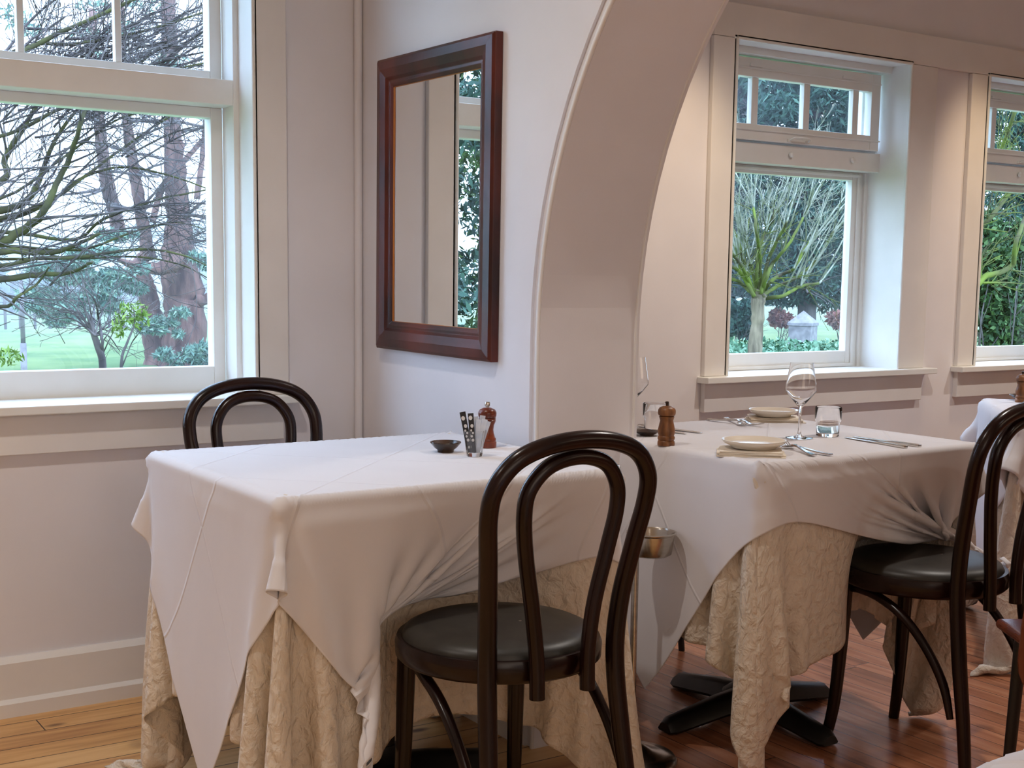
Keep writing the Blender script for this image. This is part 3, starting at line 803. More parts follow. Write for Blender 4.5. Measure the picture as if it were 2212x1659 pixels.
for sx in (-1, 1):
    for sy in (-1, 1):
        b = MB(); b.tube([(.02+sx*.13, -.03+sy*.10, .435), (.02+sx*.14, -.03+sy*.12, 0)], [.014, .011], 12); b.build('leg', M['iron'], bc, smooth=True)
    b = MB(); b.tube([(sx*.10, -.18, .435), (sx*.10, -.175, .50)], .009, 10); b.build('back_stay', M['iron'], bc, smooth=True)

# ---------------------------------------------------------------- stand with steel bowl between the tables
s_ = empty('bowl_stand', (1.925, 2.365, 0)); s_.scale = (1.12, 1.12, 1.0); tag(s_, 'small steel bowl on a thin upright pole between the two tables', 'stand')
b = MB(); b.lathe([(0, .004), (.10, .004), (.10, .008), (.094, .016), (.070, .022), (.045, .030), (.026, .044), (.012, .055), (0, .057)], 48); b.build('base', M['steel'], s_, smooth=True)
b = MB(); b.tube([(0, 0, .05), (0, 0, .505)], .0075, 14); b.build('pole', M['steel'], s_, smooth=True)
b = MB(); b.lathe([(0, .505), (.036, .505), (.043, .510), (.0485, .555), (.053, .558), (.0535, .561), (.050, .562), (.0470, .557), (.0415, .513), (.035, .508), (0, .508)], 48, (.025, -.02, 0)); b.build('bowl', M['steel'], s_, smooth=True)

# ---------------------------------------------------------------- things on the tables
def pepper_mill(loc, mat, knob, label, grp, style=0, s=1.0):
    t = empty('pepper_mill', loc); tag(t, label, 'pepper mill', grp); t.scale = (s, s, s)
    b = MB()
    if style == 0:
        b.lathe([(0, 0), (.0215, 0), (.022, .004), (.022, .013), (.0200, .0145), (.0205, .0160), (.0208, .021), (.0188, .0235), (.0155, .034), (.0145, .042), (.0162, .053), (.0195, .061), (.0205, .064), (.0192, .0655), (.0205, .0675), (.0198, .0695), (0, .0700)], 40)
    else:
        b.lathe([(0, 0), (.0205, 0), (.0210, .004), (.0205, .010), (.0185, .0125), (.0205, .015), (.0208, .020), (.0185, .0235), (.0205, .030), (.0208, .038), (.0180, .050), (.0158, .060), (.0175, .066), (.0188, .0695), (.0165, .0715), (0, .0720)], 40)
    bd = b.build('body', mat, t, smooth=True)
    b = MB(); z0 = .0705 if style == 0 else .0725
    b.lathe([(0, z0), (.0195, z0), (.0212, z0+.004), (.0216, z0+.010), (.0208, z0+.014), (.0175, z0+.019), (.0095, z0+.0225), (0, z0+.0235)], 40); b.build('cap', mat, t, smooth=True)
    b = MB()
    if style == 0:
        b.lathe([(0, z0+.0225), (.0038, z0+.0225), (.0038, z0+.0255), (.0062, z0+.0265), (.0068, z0+.0335), (.0056, z0+.0365), (.0, z0+.0372)], 14)
    else:
        b.lathe([(0, z0+.0225), (.0028, z0+.0225), (.0028, z0+.027), (.0046, z0+.029), (.0046, z0+.033), (.0, z0+.0345)], 14)
    b.build('knob', knob, t, smooth=True)
    return t
G = 'pepper mills'
pepper_mill((1.648, 2.585, TZ), M['millred'], M['cutlery'], 'glossy red brown pepper mill with silver knob behind the sugar glass', G, 0)
pepper_mill((2.049, 2.412, TZ), M['milltan'], M['darkwood'], 'ribbed oak pepper mill with dark knob standing by the arch on the laid table', G, 1)
pepper_mill((3.875, 2.73, TZ), M['milltan'], M['darkwood'], 'oak pepper mill on the far table at the right edge', G, 1, .98)

def dish(loc, r, h, label, grp):
    t = MB(); t.lathe([(0, 0), (r*.52, 0), (r*.54, h*.22), (r*.72, h*.42), (r, h*.92), (r*.99, h), (r*.95, h*.97), (r*.68, h*.5), (r*.45, h*.30), (0, h*.26)], 48)
    for q in t.v: pass
    o = t.build('salt_dish', M['bowl'], None, smooth=True); o.location = loc; tag(o, label, 'bowl', grp); return o
dish((1.520, 2.560, TZ), .0355, .0235, 'small dark glazed bowl left of the sugar glass', 'dark salt dishes')
dish((2.135, 2.590, TZ), .034, .012, 'small dark dish behind the oak mill, half hidden by the arch', 'dark salt dishes')
dish((3.955, 2.775, TZ), .050, .018, 'dark dish in front of the mill on the far table', 'dark salt dishes')
b = MB(); b.box((-.075, -.045, 0), (.075, .045, .006)); b.box((-.075, -.045, .006), (-.067, .045, .012)); b.box((.067, -.045, .006), (.075, .045, .012)); b.box((-.067, -.045, .006), (.067, -.037, .012)); b.box((-.067, .037, .006), (.067, .045, .012))
o = b.build('bill_tray', M['bowl'], None, bevel=.002); o.location = (3.80, 2.60, TZ); o.rotation_euler = (0, 0, math.radians(45)); tag(o, 'small black rectangular tray on the far table', 'tray')

# sugar glass with paper sticks
sg = empty('sugar_glass', (1.540, 2.468, TZ)); tag(sg, 'small faceted glass holding paper sugar sticks', 'glass')
b = MB(); v = []; f = []; seg = 20
pr = [(.0, .0), (.0165, .0), (.0180, .006), (.0225, .040), (.0262, .058), (.0250, .058), (.0210, .040), (.0160, .009), (0, .007)]
b.lathe(pr, 10); b.build('glass_body', M['tableglass'], sg)
def stick(dx, dy, lean, az, L, w, mat, label, grp, z0=.009, spots=()):
    b = MB(); n = 6; v = []; f = []
    for i in range(n+1):
        z = L*i/n; tt = (.0016 if 0 < i < n else .0004)
        for (sx, sy) in ((-1, -1), (1, -1), (1, 1), (-1, 1)): v.append((sx*w/2*(1 if 0 < i < n else 1.08), sy*tt, z))
    for i in range(n):
        for k in range(4): f.append((i*4+k, i*4+(k+1) % 4, i*4+4+(k+1) % 4, i*4+4+k))
    f.append((3, 2, 1, 0)); f.append((n*4, n*4+1, n*4+2, n*4+3)); b.add(v, f)
    o = b.build('sugar_stick', mat); o.location = (1.540+dx, 2.468+dy, TZ+z0)
    o.rotation_euler = (0, lean, az)
    tag(o, label, 'sugar stick', grp)
    if spots:
        c = MB()
        for (x, z, r) in spots:
            ring = [(x+r*math.cos(a), -.0021, z+r*math.sin(a)*1.2) for a in np.linspace(0, 2*PI, 14)[:-1]]
            c.add(ring, [tuple(range(13))])
        c.build('print', M['print'], o)['label'] = 'round white printed marks'
    return o
SP = [(-.001, .078, .0042), (.001, .060, .0035), (-.0015, .050, .0022), (.002, .044, .0022), (-.001, .037, .0024), (.001, .028, .0030), (.0, .012, .0025)]
AZ = -YAW
RX, RY = math.cos(YAW), -math.sin(YAW)
def along(r, f): return (r*RX-f*RY, r*RY+f*RX)
stick(*along(-.009, -.004), -.20, AZ, .092, .0125, M['paperblack'], 'black printed sugar stick leaning furthest left in the glass', 'black sugar sticks', spots=SP)
stick(*along(-.002, -.007), -.08, AZ+.1, .088, .0120, M['paperblack'], 'black printed sugar stick standing right of the leaning one', 'black sugar sticks', spots=SP[:-1])
for k, (r_, f_, le, az, L) in enumerate([(.004, .004, .00, .2, .080), (.006, -.003, .08, -.2, .074), (.009, .005, .14, .3, .082), (.010, -.004, .20, -.1, .076), (.011, .002, .30, .15, .072), (.002, .008, -.05, .1, .074)]):
    stick(*along(r_-.002, f_), le, AZ+az, L, .0115, M['paperwhite'], 'pale blue white sugar stick in the small glass', 'white sugar sticks')

# wine glasses and tumblers
def wine_glass(loc, label):
    b = MB(); b.lathe([(0, .001), (.034, .001), (.0345, .0022), (.020, .0042), (.008, .0075), (.0042, .014), (.0036, .030), (.0036, .062), (.0050, .078), (.0120, .088), (.0250, .103), (.0385, .120), (.0392, .125), (.0375, .138), (.0325, .170), (.0290, .192), (.0280, .192), (.0315, .170), (.0365, .138), (.0382, .125), (.0372, .1205), (.0240, .105), (.0110, .0905), (0, .086)], 56)
    o = b.build('wine_glass', M['tableglass'], None, smooth=True); o.location = loc; tag(o, label, 'wine glass', 'stemmed wine glasses'); return o
wine_glass((2.443, 2.358, TZ), 'empty stemmed wine glass with wide angular bowl beside the near tumbler')
wine_glass((2.190, 2.715, TZ), 'wine glass half hidden behind the edge of the arch')
def tumbler(loc, label):
    b = MB(); b.lathe([(0, 0), (.0275, 0), (.0290, .002), (.0300, .036), (.0335, .0395), (.0345, .074), (.0338, .0755), (.0329, .074), (.0318, .041), (.0284, .0375), (.0275, .010), (.020, .0085), (0, .008)], 48)
    o = b.build('water_tumbler', M['tableglass'], None, smooth=True); o.location = loc; tag(o, label, 'tumbler', 'straight water tumblers'); return o
tumbler((2.550, 2.362, TZ), 'clear ribbed-step water tumbler right of the wine glass')
tumbler((2.205, 2.640, TZ), 'water tumbler behind the oak pepper mill')

# napkins and side plates
def napkin(loc, rz, label, seed):
    rng = np.random.RandomState(seed)
    n = 16; v = []; f = []
    layers = 4; w = .155; d = .125
    b = MB()
    for L in range(layers):
        z0 = L*.0032; wx = w*(1-.03*L); dy = d*(1-.05*L); ox = rng.uniform(-.004, .004); oy = rng.uniform(-.004, .004); a = rng.uniform(-.05, .05)
        v = []; f = []
        for i in range(n+1):
            for j in range(n+1):
                x = (i/n-.5)*wx; y = (j/n-.5)*dy
                X = x*math.cos(a)-y*math.sin(a)+ox; Y = x*math.sin(a)+y*math.cos(a)+oy
                ed = min(i, n-i, j, n-j)/n
                v.append((X, Y, z0+.0022+.0012*math.sin(7*i/n+L)*math.sin(5*j/n)-.0008*(ed < .03)))
        N = (n+1)**2
        for i in range(n):
            for j in range(n): k = i*(n+1)+j; f.append((k, k+n+1, k+n+2, k+1))
        b.add(v, f)
        b.add([(x_, y_, z_-.0024) for (x_, y_, z_) in v], [q[::-1] for q in f])
        m_ = n+1
        edge = [i*m_ for i in range(m_)]+[n*m_+j for j in range(1, m_)]+[i*m_+n for i in range(n-1, -1, -1)]+[j for j in range(n-1, 0, -1)]
        vv = [v[k] for k in edge]; vv2 = [(x_, y_, z_-.0024) for (x_, y_, z_) in vv]; E_ = len(vv)
        b.add(vv+vv2, [(k, (k+1) % E_, E_+(k+1) % E_, E_+k) for k in range(E_)])
    o = b.build('folded_napkin', M['napkin'], None, smooth=False); o.location = loc; o.rotation_euler = (0, 0, rz); tag(o, label, 'napkin', 'folded napkins under side plates'); return o
napkin((2.122, 2.198, TZ), math.radians(-42), 'folded cream napkin under the near side plate', 3)
napkin((2.692, 2.700, TZ), math.radians(-38), 'folded cream napkin under the far side plate', 4)
def plate(loc, r, label, tilt=(0, 0)):
    b = MB(); b.lathe([(0, .0035), (r*.6, .0035), (r*.62, 0), (r*.68, 0), (r*.72, .004), (r*.93, .0110), (r, .0165), (r*.998, .0185), (r*.97, .0180), (r*.90, .0125), (r*.70, .0075), (0, .0068)], 64)
    o = b.build('side_plate', M['china'], None, smooth=True); o.location = loc; o.rotation_euler = (tilt[0], tilt[1], 0); tag(o, label, 'plate', 'cream side plates'); return o
plate((2.136, 2.203, TZ+.0135), .074, 'round cream side plate on a folded napkin at the near corner')
plate((2.690, 2.700, TZ+.0135), .070, 'round cream side plate on a folded napkin below the window')

def fork(loc, rz, label, grp='dinner forks'):
    b = MB(); N = 26; v = []; f = []
    # handle, neck and bowl as a strip; +y is the tine end
    pr = [(-.100, .0105, .0035, .0022), (-.092, .0118, .0030, .0022), (-.060, .0085, .0035, .0028), (-.020, .0055, .0065, .0032), (.020, .0042, .0100, .0036), (.036, .0052, .0085, .0030), (.044, .0115, .0050, .0022), (.052, .0135, .0030, .0018), (.060, .0138, .0025, .0018)]
    for (y, w, z, t) in pr:
        for (sx, sz) in ((-1, 0), (1, 0), (1, 1), (-1, 1)): v.append((sx*w*.72*(1 if sz == 0 else .8), y, z+sz*t))
    for i in range(len(pr)-1):
        for k in range(4): f.append((i*4+k, i*4+(k+1) % 4, i*4+4+(k+1) % 4, i*4+4+k))
    f.append((3, 2, 1, 0)); f.append(tuple(range((len(pr)-1)*4, len(pr)*4))); b.add(v, f)
    for k in range(4):
        x = (-.0085+k*.00567)
        b.tube([(x, .056, .0035), (x, .075, .0042), (x, .088, .0075), (x*.95, .099, .0120)], [.0016, .0014, .0012, .0007], 6, n=3)
    o = b.build('fork', M['cutlery'], None, smooth=True); o.location = loc; o.rotation_euler = (0, 0, rz); tag(o, label, 'fork', grp); return o
def head(p, q): return math.atan2(-(q[0]-p[0]), q[1]-p[1])
def mid(p, q): return ((p[0]+q[0])/2, (p[1]+q[1])/2, TZ)
def lay(fn, p, q, label): return fn(mid(p, q), head(p, q), label)
lay(fork, (2.215, 2.090), (2.300, 2.270), 'left one of the two forks lying at the near edge, right of the side plate')
lay(fork, (2.258, 2.082), (2.262, 2.275), 'right one of the two forks lying at the near edge, right of the side plate')
lay(fork, (2.585, 2.780), (2.500, 2.615), 'fork nearest the far plate, tines over the cloth')
lay(fork, (2.520, 2.785), (2.545, 2.590), 'fork with its handle pointing left beside the far plate')
def knife(loc, rz, label):
    b = MB(); v = []; f = []
    pr = [(-.108, .0062, .0, .0055), (-.100, .0072, .0, .0062), (-.03, .0058, .0002, .0058), (-.012, .0050, .0006, .0046), (-.004, .0068, .0012, .0022), (.02, .0082, .0014, .0018), (.07, .0085, .0014, .0016), (.098, .0066, .0013, .0014), (.112, .0020, .0012, .0010)]
    for (y, w, z, t) in pr:
        for (sx, sz) in ((-1, 0), (1, 0), (1, 1), (-1, 1)): v.append((sx*w, y, z+sz*t))
    for i in range(len(pr)-1):
        for k in range(4): f.append((i*4+k, i*4+(k+1) % 4, i*4+4+(k+1) % 4, i*4+4+k))
    f.append((3, 2, 1, 0)); f.append(tuple(range((len(pr)-1)*4, len(pr)*4))); b.add(v, f)
    o = b.build('knife', M['cutlery'], None, smooth=True, bevel=.0004); o.location = loc; o.rotation_euler = (0, 0, rz); tag(o, label, 'knife', 'table knives'); return o
lay(knife, (2.530, 2.090), (2.558, 2.308), 'left one of the two knives lying right of the tumbler')
lay(knife, (2.580, 2.090), (2.588, 2.308), 'right one of the two knives lying right of the tumbler')
lay(knife, (2.258, 2.770), (2.290, 2.560), 'knife lying behind the oak pepper mill, its end showing to the right')
lay(knife, (2.225, 2.775), (2.240, 2.565), 'knife beside the far tumbler, half hidden by the arch')

# ---------------------------------------------------------------- the garden outside
M['grass'] = add_noise(material('lawn_grass', srgb(92, 116, 70), 0.95, spec=0.1), srgb(76, 104, 60), srgb(110, 128, 78), 0.6, 8, bump=0.4, bscale=30, dist=0.03)
M['bark'] = add_noise(material('grey_bark', srgb(100, 92, 88), 0.9, spec=0.15), srgb(62, 57, 58), srgb(104, 96, 94), 6, 6, stretch=(1, 1, .3), bump=0.5, bscale=20, dist=0.02)
M['redbark'] = add_noise(material('reddish_brown_bark', srgb(96, 68, 62), 0.9, spec=0.15), srgb(66, 46, 42), srgb(124, 92, 84), 5, 8, stretch=(1, 1, .25), bump=0.7, bscale=14, dist=0.05)
M['moss2'] = add_noise(material('bright_mossy_bark', srgb(84, 86, 54), 0.95, spec=0.05), srgb(74, 68, 56), srgb(96, 108, 46), 3, 5)
M['palebark'] = add_noise(material('pale_twig_bark', srgb(124, 126, 110), 0.85, spec=0.15), srgb(88, 94, 70), srgb(146, 146, 132), 5, 5)
M['moss'] = add_noise(material('mossy_bark', srgb(70, 66, 52), 0.95, spec=0.05), srgb(62, 58, 52), srgb(84, 84, 52), 5, 6, bump=0.6, bscale=40, dist=0.01)
M['trunkgrey'] = add_noise(material('furrowed_trunk_bark', srgb(112, 100, 84), 0.95, spec=0.1), srgb(78, 70, 60), srgb(138, 124, 104), 12, 6, stretch=(1, 1, .12), bump=0.8, bscale=30, dist=0.02)
def leaf_mat(name, a, b_, c):
    m = material(name, b_, 0.6, spec=0.25)
    n, l, b = nt(m)
    g = n.new('ShaderNodeNewGeometry'); r = n.new('ShaderNodeValToRGB'); e = r.color_ramp.elements
    e[0].color = a; e[1].color = c; k = e.new(.5); k.color = b_
    l.new(g.outputs['Random Per Island'], r.inputs[0]); l.new(r.outputs[0], b.inputs['Base Color'])
    return m
M['conifer'] = leaf_mat('blue_green_needles', srgb(24, 46, 42), srgb(40, 68, 60), srgb(70, 100, 84))
M['cedar'] = leaf_mat('grey_green_cedar_needles', srgb(72, 102, 92), srgb(100, 130, 114), srgb(136, 158, 136))
M['shrub'] = leaf_mat('glossy_green_leaves', srgb(24, 46, 24), srgb(40, 68, 34), srgb(84, 110, 62))
M['yellowgreen'] = leaf_mat('yellow_green_leaves', srgb(70, 92, 34), srgb(92, 116, 46), srgb(120, 142, 66))
M['groundcover'] = leaf_mat('mint_ground_cover_leaves', srgb(46, 82, 58), srgb(76, 112, 84), srgb(118, 150, 122))
M['redleaf'] = leaf_mat('russet_leaves', srgb(120, 66, 56), srgb(150, 96, 86), srgb(176, 134, 118))
M['misty'] = leaf_mat('haze_tinted_far_foliage', srgb(74, 96, 104), srgb(92, 114, 120), srgb(112, 132, 134))  # bluish haze put into the leaf colour of the far trees
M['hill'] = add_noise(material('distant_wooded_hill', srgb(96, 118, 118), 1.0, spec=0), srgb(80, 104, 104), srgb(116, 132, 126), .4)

GZ = -0.8
b = MB(); b.box((-60, 3.9, GZ-.5), (120, 170, GZ)); 
o = b.build('lawn', M['grass']); tag(o, kind='structure')

def px2m(px, p):          # size of a span of px picture units at place p
    v = CR@(np.array(p)-np.array([0, 0, EYE])); return px*v[2]/FPX

def grow(mb, p0, d, L, r, rng, depth, up=0.15, curl=.35, seg=6, kids=(3, 5), rmin=.003, side=5):
    pts = [np.array(p0, float)]; d = d/np.linalg.norm(d); w = rng.normal(size=3)*curl
    n = seg
    for i in range(n):
        d = d+np.array([0, 0, up])/n+w/n*.6+rng.normal(size=3)*.10
        d /= np.linalg.norm(d); pts.append(pts[-1]+d*L/n)
    R = np.linspace(r, max(rmin, r*.35), n+1)
    mb.tube(pts, R, side if r > .02 else 4)
    if depth > 0:
        for k in range(rng.randint(kids[0], kids[1]+1)):
            i = rng.uniform(.15, .95)*n; j = int(i); j = min(j, n-1); q = pts[j]+(pts[j+1]-pts[j])*(i-j)
            t = pts[j+1]-pts[j]; t /= np.linalg.norm(t)
            s = rng.normal(size=3); s -= t*(s@t); s /= np.linalg.norm(s)
            grow(mb, q, t*.75+s*.65, L*rng.uniform(.4, .7), R[j]*.55, rng, depth-1, up, curl, max(4, seg-1), kids, rmin, side)
    return pts
def limb(mb, pxs, Y0, Y1, r0, r1, rng, kids=6, kl=.9, up=.1, depth=1, side=8, kd=(2, 4), kr=.4, tw=None):
    """a limb through points given as directions from the eye, with twigs"""
    P = [at(x, y, Y0+(Y1-Y0)*i/(len(pxs)-1)+rng.normal()*.12) for i, (x, y) in enumerate(pxs)]
    R = np.linspace(px2m(r0, P[0]), px2m(r1, P[-1]), len(P))
    Q, RR = spline(np.array(P), R, 5)
    Q = Q+rng.normal(size=Q.shape)*RR[:, None]*.15
    mb.tube(Q, RR, side)
    for k in range(kids):
        i = rng.randint(1, len(Q)-1); t = Q[i]-Q[i-1]; t /= np.linalg.norm(t)
        s = rng.normal(size=3); s[1] *= .6; s -= t*(s@t); s /= np.linalg.norm(s)
        grow(tw or mb, Q[i], t*.8+s*.7, kl*rng.uniform(.5, 1.3), max(.003, RR[i]*kr), rng, depth, up, .5, 6, kd)
def leaves(mb, blobs, rng, size, asp=.35, droop=0.0):
    """blobs: (centre, radii, count); small pointed leaf blades scattered through each"""
    for (c, rr, n) in blobs:
        p = rng.normal(size=(n, 3)); p /= np.linalg.norm(p, axis=1)[:, None]; p *= rng.uniform(.35, 1, (n, 1))**.5
        P = np.array(c)+p*np.array(rr)
        a = rng.normal(size=(n, 3)); a[:, 2] -= droop; a += p*.6; a /= np.linalg.norm(a, axis=1)[:, None]
        u = rng.normal(size=(n, 3)); u -= a*(a*u).sum(1)[:, None]; u /= np.linalg.norm(u, axis=1)[:, None]
        s = size*rng.uniform(.6, 1.4, (n, 1)); wv = u*s*asp; av = a*s
        V = np.stack([P-av*.5, P+wv*.5, P+av*.5, P-wv*.5], 1).reshape(-1, 3)
        F = np.arange(4*n).reshape(n, 4)
        mb.v.append(V); mb.f.extend(map(tuple, (F+mb.n).tolist())); mb.mi.extend([0]*n); mb.n += 4*n
def blob_px(x, y, rx, ry, Y, n, dr=None):
    c = at(x, y, Y); return (c, (px2m(rx, c), dr if dr is not None else px2m(rx, c), px2m(ry, c)), n)

# --- bare spreading tree outside the first window, its trunk out of sight to the left
rng = np.random.RandomState(7)
T = empty('spreading_tree', at(-420, 760, 10.5)*np.array([1, 1, 0])+np.array([0, 0, GZ])); tag(T, 'big bare spreading tree with mossy limbs filling the left window from its left side', 'tree', 'trees in the garden')
def tbuild(mb, name, m, par, smooth=True):
    loc = np.array(par.location)
    for i in range(len(mb.v)): mb.v[i] = mb.v[i]-loc
    me = bpy.data.meshes.new(name); V = np.concatenate(mb.v); me.from_pydata(V.tolist(), [], mb.f); me.update()
    return link(name, me, m, par, smooth)
b = MB()
hub = at(-420, 560, 10.5); base = np.array(T.location)
b.tube([base, base+(hub-base)*.4+[.05, 0, 0], hub], [.30, .24, .20], 14, n=4)
tbuild(b, 'trunk', M['moss'], T)
b = MB(); b3 = MB(); LB = [
 ([(-420, 560), (-200, 540), (0, 520), (56, 492), (97, 454), (120, 400), (150, 340), (176, 262), (200, 190)], 26, 8, 8),
 ([(-420, 560), (-200, 590), (0, 545), (112, 546), (165, 528), (215, 505)], 22, 7, 7),
 ([(-420, 560), (-200, 640), (0, 604), (93, 592), (150, 590), (200, 565)], 22, 6, 6),
 ([(-420, 560), (-200, 470), (0, 452), (60, 430), (90, 375), (120, 300), (180, 220)], 24, 7, 9),
 ([(-420, 560), (-200, 420), (0, 392), (11, 342), (45, 285), (75, 235), (110, 180)], 22, 8, 9),
 ([(-420, 560), (-200, 560), (0, 574), (75, 558), (168, 556), (300, 538), (390, 550), (460, 580)], 14, 3, 9),
 ([(-420, 560), (-200, 650), (0, 663), (37, 641), (82, 611), (105, 577)], 12, 4, 4),
 ([(-420, 560), (-200, 520), (0, 500), (157, 518), (224, 473), (336, 432), (411, 417), (470, 405)], 12, 3, 8),
 ([(-420, 560), (-200, 500), (0, 478), (105, 439), (172, 387), (262, 361), (366, 379), (460, 412)], 12, 3, 8),
 ([(-420, 560), (-200, 480), (0, 470), (123, 424), (224, 350), (336, 271), (420, 220)], 12, 4, 8),
 ([(-420, 560), (-200, 330), (0, 150), (90, 90), (200, 40), (330, -20)], 18, 7, 10),
 ([(-420, 560), (-250, 360), (-60, 170), (60, 100), (160, 95), (300, 70), (460, 20)], 14, 5, 12),
 ([(-420, 560), (-200, 530), (0, 530), (170, 540), (290, 500), (380, 480), (455, 500)], 9, 2.5, 8),
 ([(-420, 560), (-200, 560), (0, 560), (180, 558), (300, 555), (400, 575), (470, 615)], 9, 2.5, 6),
 ([(-420, 560), (-200, 440), (0, 430), (150, 330), (250, 260), (350, 235), (470, 215)], 9, 3, 10),
 ([(-420, 560), (-200, 350), (20, 290), (120, 240), (220, 210), (380, 150), (480, 130)], 11, 4, 10)]
for i, (pp, r0, r1, kk) in enumerate(LB):
    limb(b, pp, 10.5, 9.6+.25*(i % 5), r0*.5, r1*.42, rng, kids=kk, kl=.8, depth=2, kd=(1, 3), tw=b3)
for k in range(46):
    x0 = rng.uniform(-120, 300); y0 = rng.uniform(150, 620)
    dx = rng.uniform(150, 300); sl = rng.uniform(-.9, -.05)
    limb(b3, [(x0, y0), (x0+dx*.35, y0+dx*sl*.45), (x0+dx*.7, y0+dx*sl*.75), (x0+dx, y0+dx*sl*.8)], 10.3, 9.8, 2.6, .9, rng, kids=4, kl=.6, depth=1)
for k in range(30):
    x0 = rng.uniform(-50, 380); y0 = rng.uniform(60, 200)
    dx = rng.uniform(80, 220); sl = rng.uniform(-1.1, .2)
    limb(b3, [(x0, y0), (x0+dx*.35, y0+dx*sl*.45), (x0+dx*.7, y0+dx*sl*.75), (x0+dx, y0+dx*sl)], 10.3, 9.8, 3.6, 1.2, rng, kids=4, kl=.7, depth=1)
o = tbuild(b, 'limbs', M['moss'], T); tbuild(b3, 'twigs', M['bark'], T)
n, l, bb = nt(M['moss'])

# --- big old twin trunked cedar beyond
rng = np.random.RandomState(11)
Yc = 27.
T = empty('old_cedar', at(385, 760, Yc)*np.array([1, 1, 0])+np.array([0, 0, GZ])); tag(T, 'huge old cedar with two reddish trunks on the right in the left window', 'tree', 'trees in the garden')
def trunk_px(pts, Y, rs, name, m, par, side=14):
    b = MB(); P = [at(x, y, Y) for x, y in pts]; 
    R = [px2m(r, p) for r, p in zip(rs, P)]
    Q, RR = spline(np.array(P), np.array(R), 5); Q += rng.normal(size=Q.shape)*RR[:, None]*.05; RR = RR*(1+rng.normal(size=len(RR))*.05)
    b.tube(Q, RR, side); return tbuild(b, name, m, par)
trunk_px([(398, 805), (400, 740), (398, 670), (392, 600), (388, 540), (386, 470), (380, 400), (376, 330), (372, 260), (368, 160), (365, 60), (360, -60)], Yc, [56, 48, 44, 42, 36, 27, 23, 21, 19, 18, 17, 15], 'trunk', M['redbark'], T)
trunk_px([(345, 810), (342, 760), (330, 700), (322, 650), (312, 610), (300, 570), (325, 545)], Yc+.6, [40, 30, 25, 22, 19, 15, 12], 'trunk', M['redbark'], T)
trunk_px([(322, 560), (312, 500), (300, 430), (288, 360), (278, 290), (268, 200), (262, 80), (258, -40)], Yc+.3, [17, 14, 13, 12, 11, 10, 9, 8], 'trunk', M['redbark'], T)
trunk_px([(262, 520), (248, 460), (232, 400), (222, 330), (214, 260), (205, 150), (200, 20)], Yc+2, [15, 15, 14, 13, 12, 10, 9], 'trunk', M['redbark'], T)
trunk_px([(392, 560), (365, 575), (345, 580), (315, 578), (285, 572), (255, 560)], Yc-.8, [20, 16, 14, 12, 9, 4], 'bough', M['redbark'], T)
trunk_px([(415, 640), (435, 650), (455, 640), (480, 620)], Yc-.3, [16, 12, 10, 7], 'bough', M['redbark'], T)
trunk_px([(330, 480), (345, 420), (365, 385), (400, 345), (440, 300)], Yc-.3, [7, 7, 7, 6, 5], 'bough', M['redbark'], T)
trunk_px([(425, 430), (435, 360), (440, 300), (447, 220)], Yc+1, [7, 6, 5, 4], 'bough', M['redbark'], T)
b = MB()
for k in range(30):
    x0, y0 = [(388, 500), (372, 260), (300, 420), (278, 290), (232, 400), (214, 250), (366, 100), (262, 100)][k % 8]
    y0 += rng.uniform(-60, 60); sx = rng.choice([-1, 1]); dx = rng.uniform(50, 130)*sx; dy = rng.uniform(-70, 30)
    limb(b, [(x0, y0), (x0+dx*.5, y0+dy*.6), (x0+dx, y0+dy)], Yc, Yc-1, 4, 1.5, rng, kids=4, kl=1.4, depth=1)
tbuild(b, 'branches', M['bark'], T)
b = MB(); bl = []
for (x, y, rx, ry, n_) in [(130, 585, 60, 18, 900), (190, 605, 60, 20, 900), (240, 590, 55, 18, 800), (120, 640, 55, 16, 700), (200, 640, 60, 20, 800), (255, 628, 45, 18, 600), (290, 612, 30, 14, 400), (355, 690, 36, 16, 500), (340, 712, 30, 10, 300), (200, 540, 60, 14, 400), (250, 510, 35, 14, 300), (440, 560, 30, 20, 400), (400, 775, 40, 20, 600), (440, 770, 30, 24, 500), (350, 782, 30, 12, 300), (100, 665, 60, 16, 600), (160, 672, 45, 14, 500)]:
    for q_ in range(5): bl.append(blob_px(x+rng.normal()*rx*.6, y+rng.normal()*ry*.8, rx*rng.uniform(.3, .7), ry*rng.uniform(.35, .8), Yc-1.5, int(n_*.45)))
for k in range(10): bl.append(blob_px(rng.uniform(0, 450), rng.uniform(0, 150), 40, 14, Yc-1, 60))
leaves(b, bl, rng, .19, .22, .3); tbuild(b, 'foliage', M['cedar'], T, False)

# --- small bare shrub tree on the lawn, yellow green sprigs, flag pole
rng = np.random.RandomState(5)
T = empty('young_tree', at(218, 790, 17)*np.array([1, 1, 0])+np.array([0, 0, GZ])); tag(T, 'small bare dark young tree fanning out on the lawn in the left window', 'tree', 'trees in the garden')
b = MB()
b.tube([np.array(T.location), at(222, 790, 17), at(212, 750, 17), at(200, 715, 17), at(192, 680, 17)], [.06, .05, .045, .038, .03], 8, n=4)
limb(b, [(222, 770), (220, 730), (215, 700), (205, 650), (180, 620)], 17, 16.8, 4, 1.3, rng, kids=9, kl=1.0, depth=2)
for (a_, c_) in ((120, 640), (150, 620), (90, 650), (175, 600), (240, 650), (110, 690), (150, 720), (290, 690), (260, 760), (130, 665)):
    limb(b, [(205, 725), ((205+a_)/2, (700+c_)/2-6), (a_, c_)], 17, 17.3, 2.4, .8, rng, kids=6, kl=.7, depth=1)
tbuild(b, 'branches', M['bark'], T)
T = empty('sapling', at(265, 800, 15)*np.array([1, 1, 0])+np.array([0, 0, GZ])); tag(T, 'sapling with yellow green sprigs beside the big trunks in the left window', 'tree', 'trees in the garden')
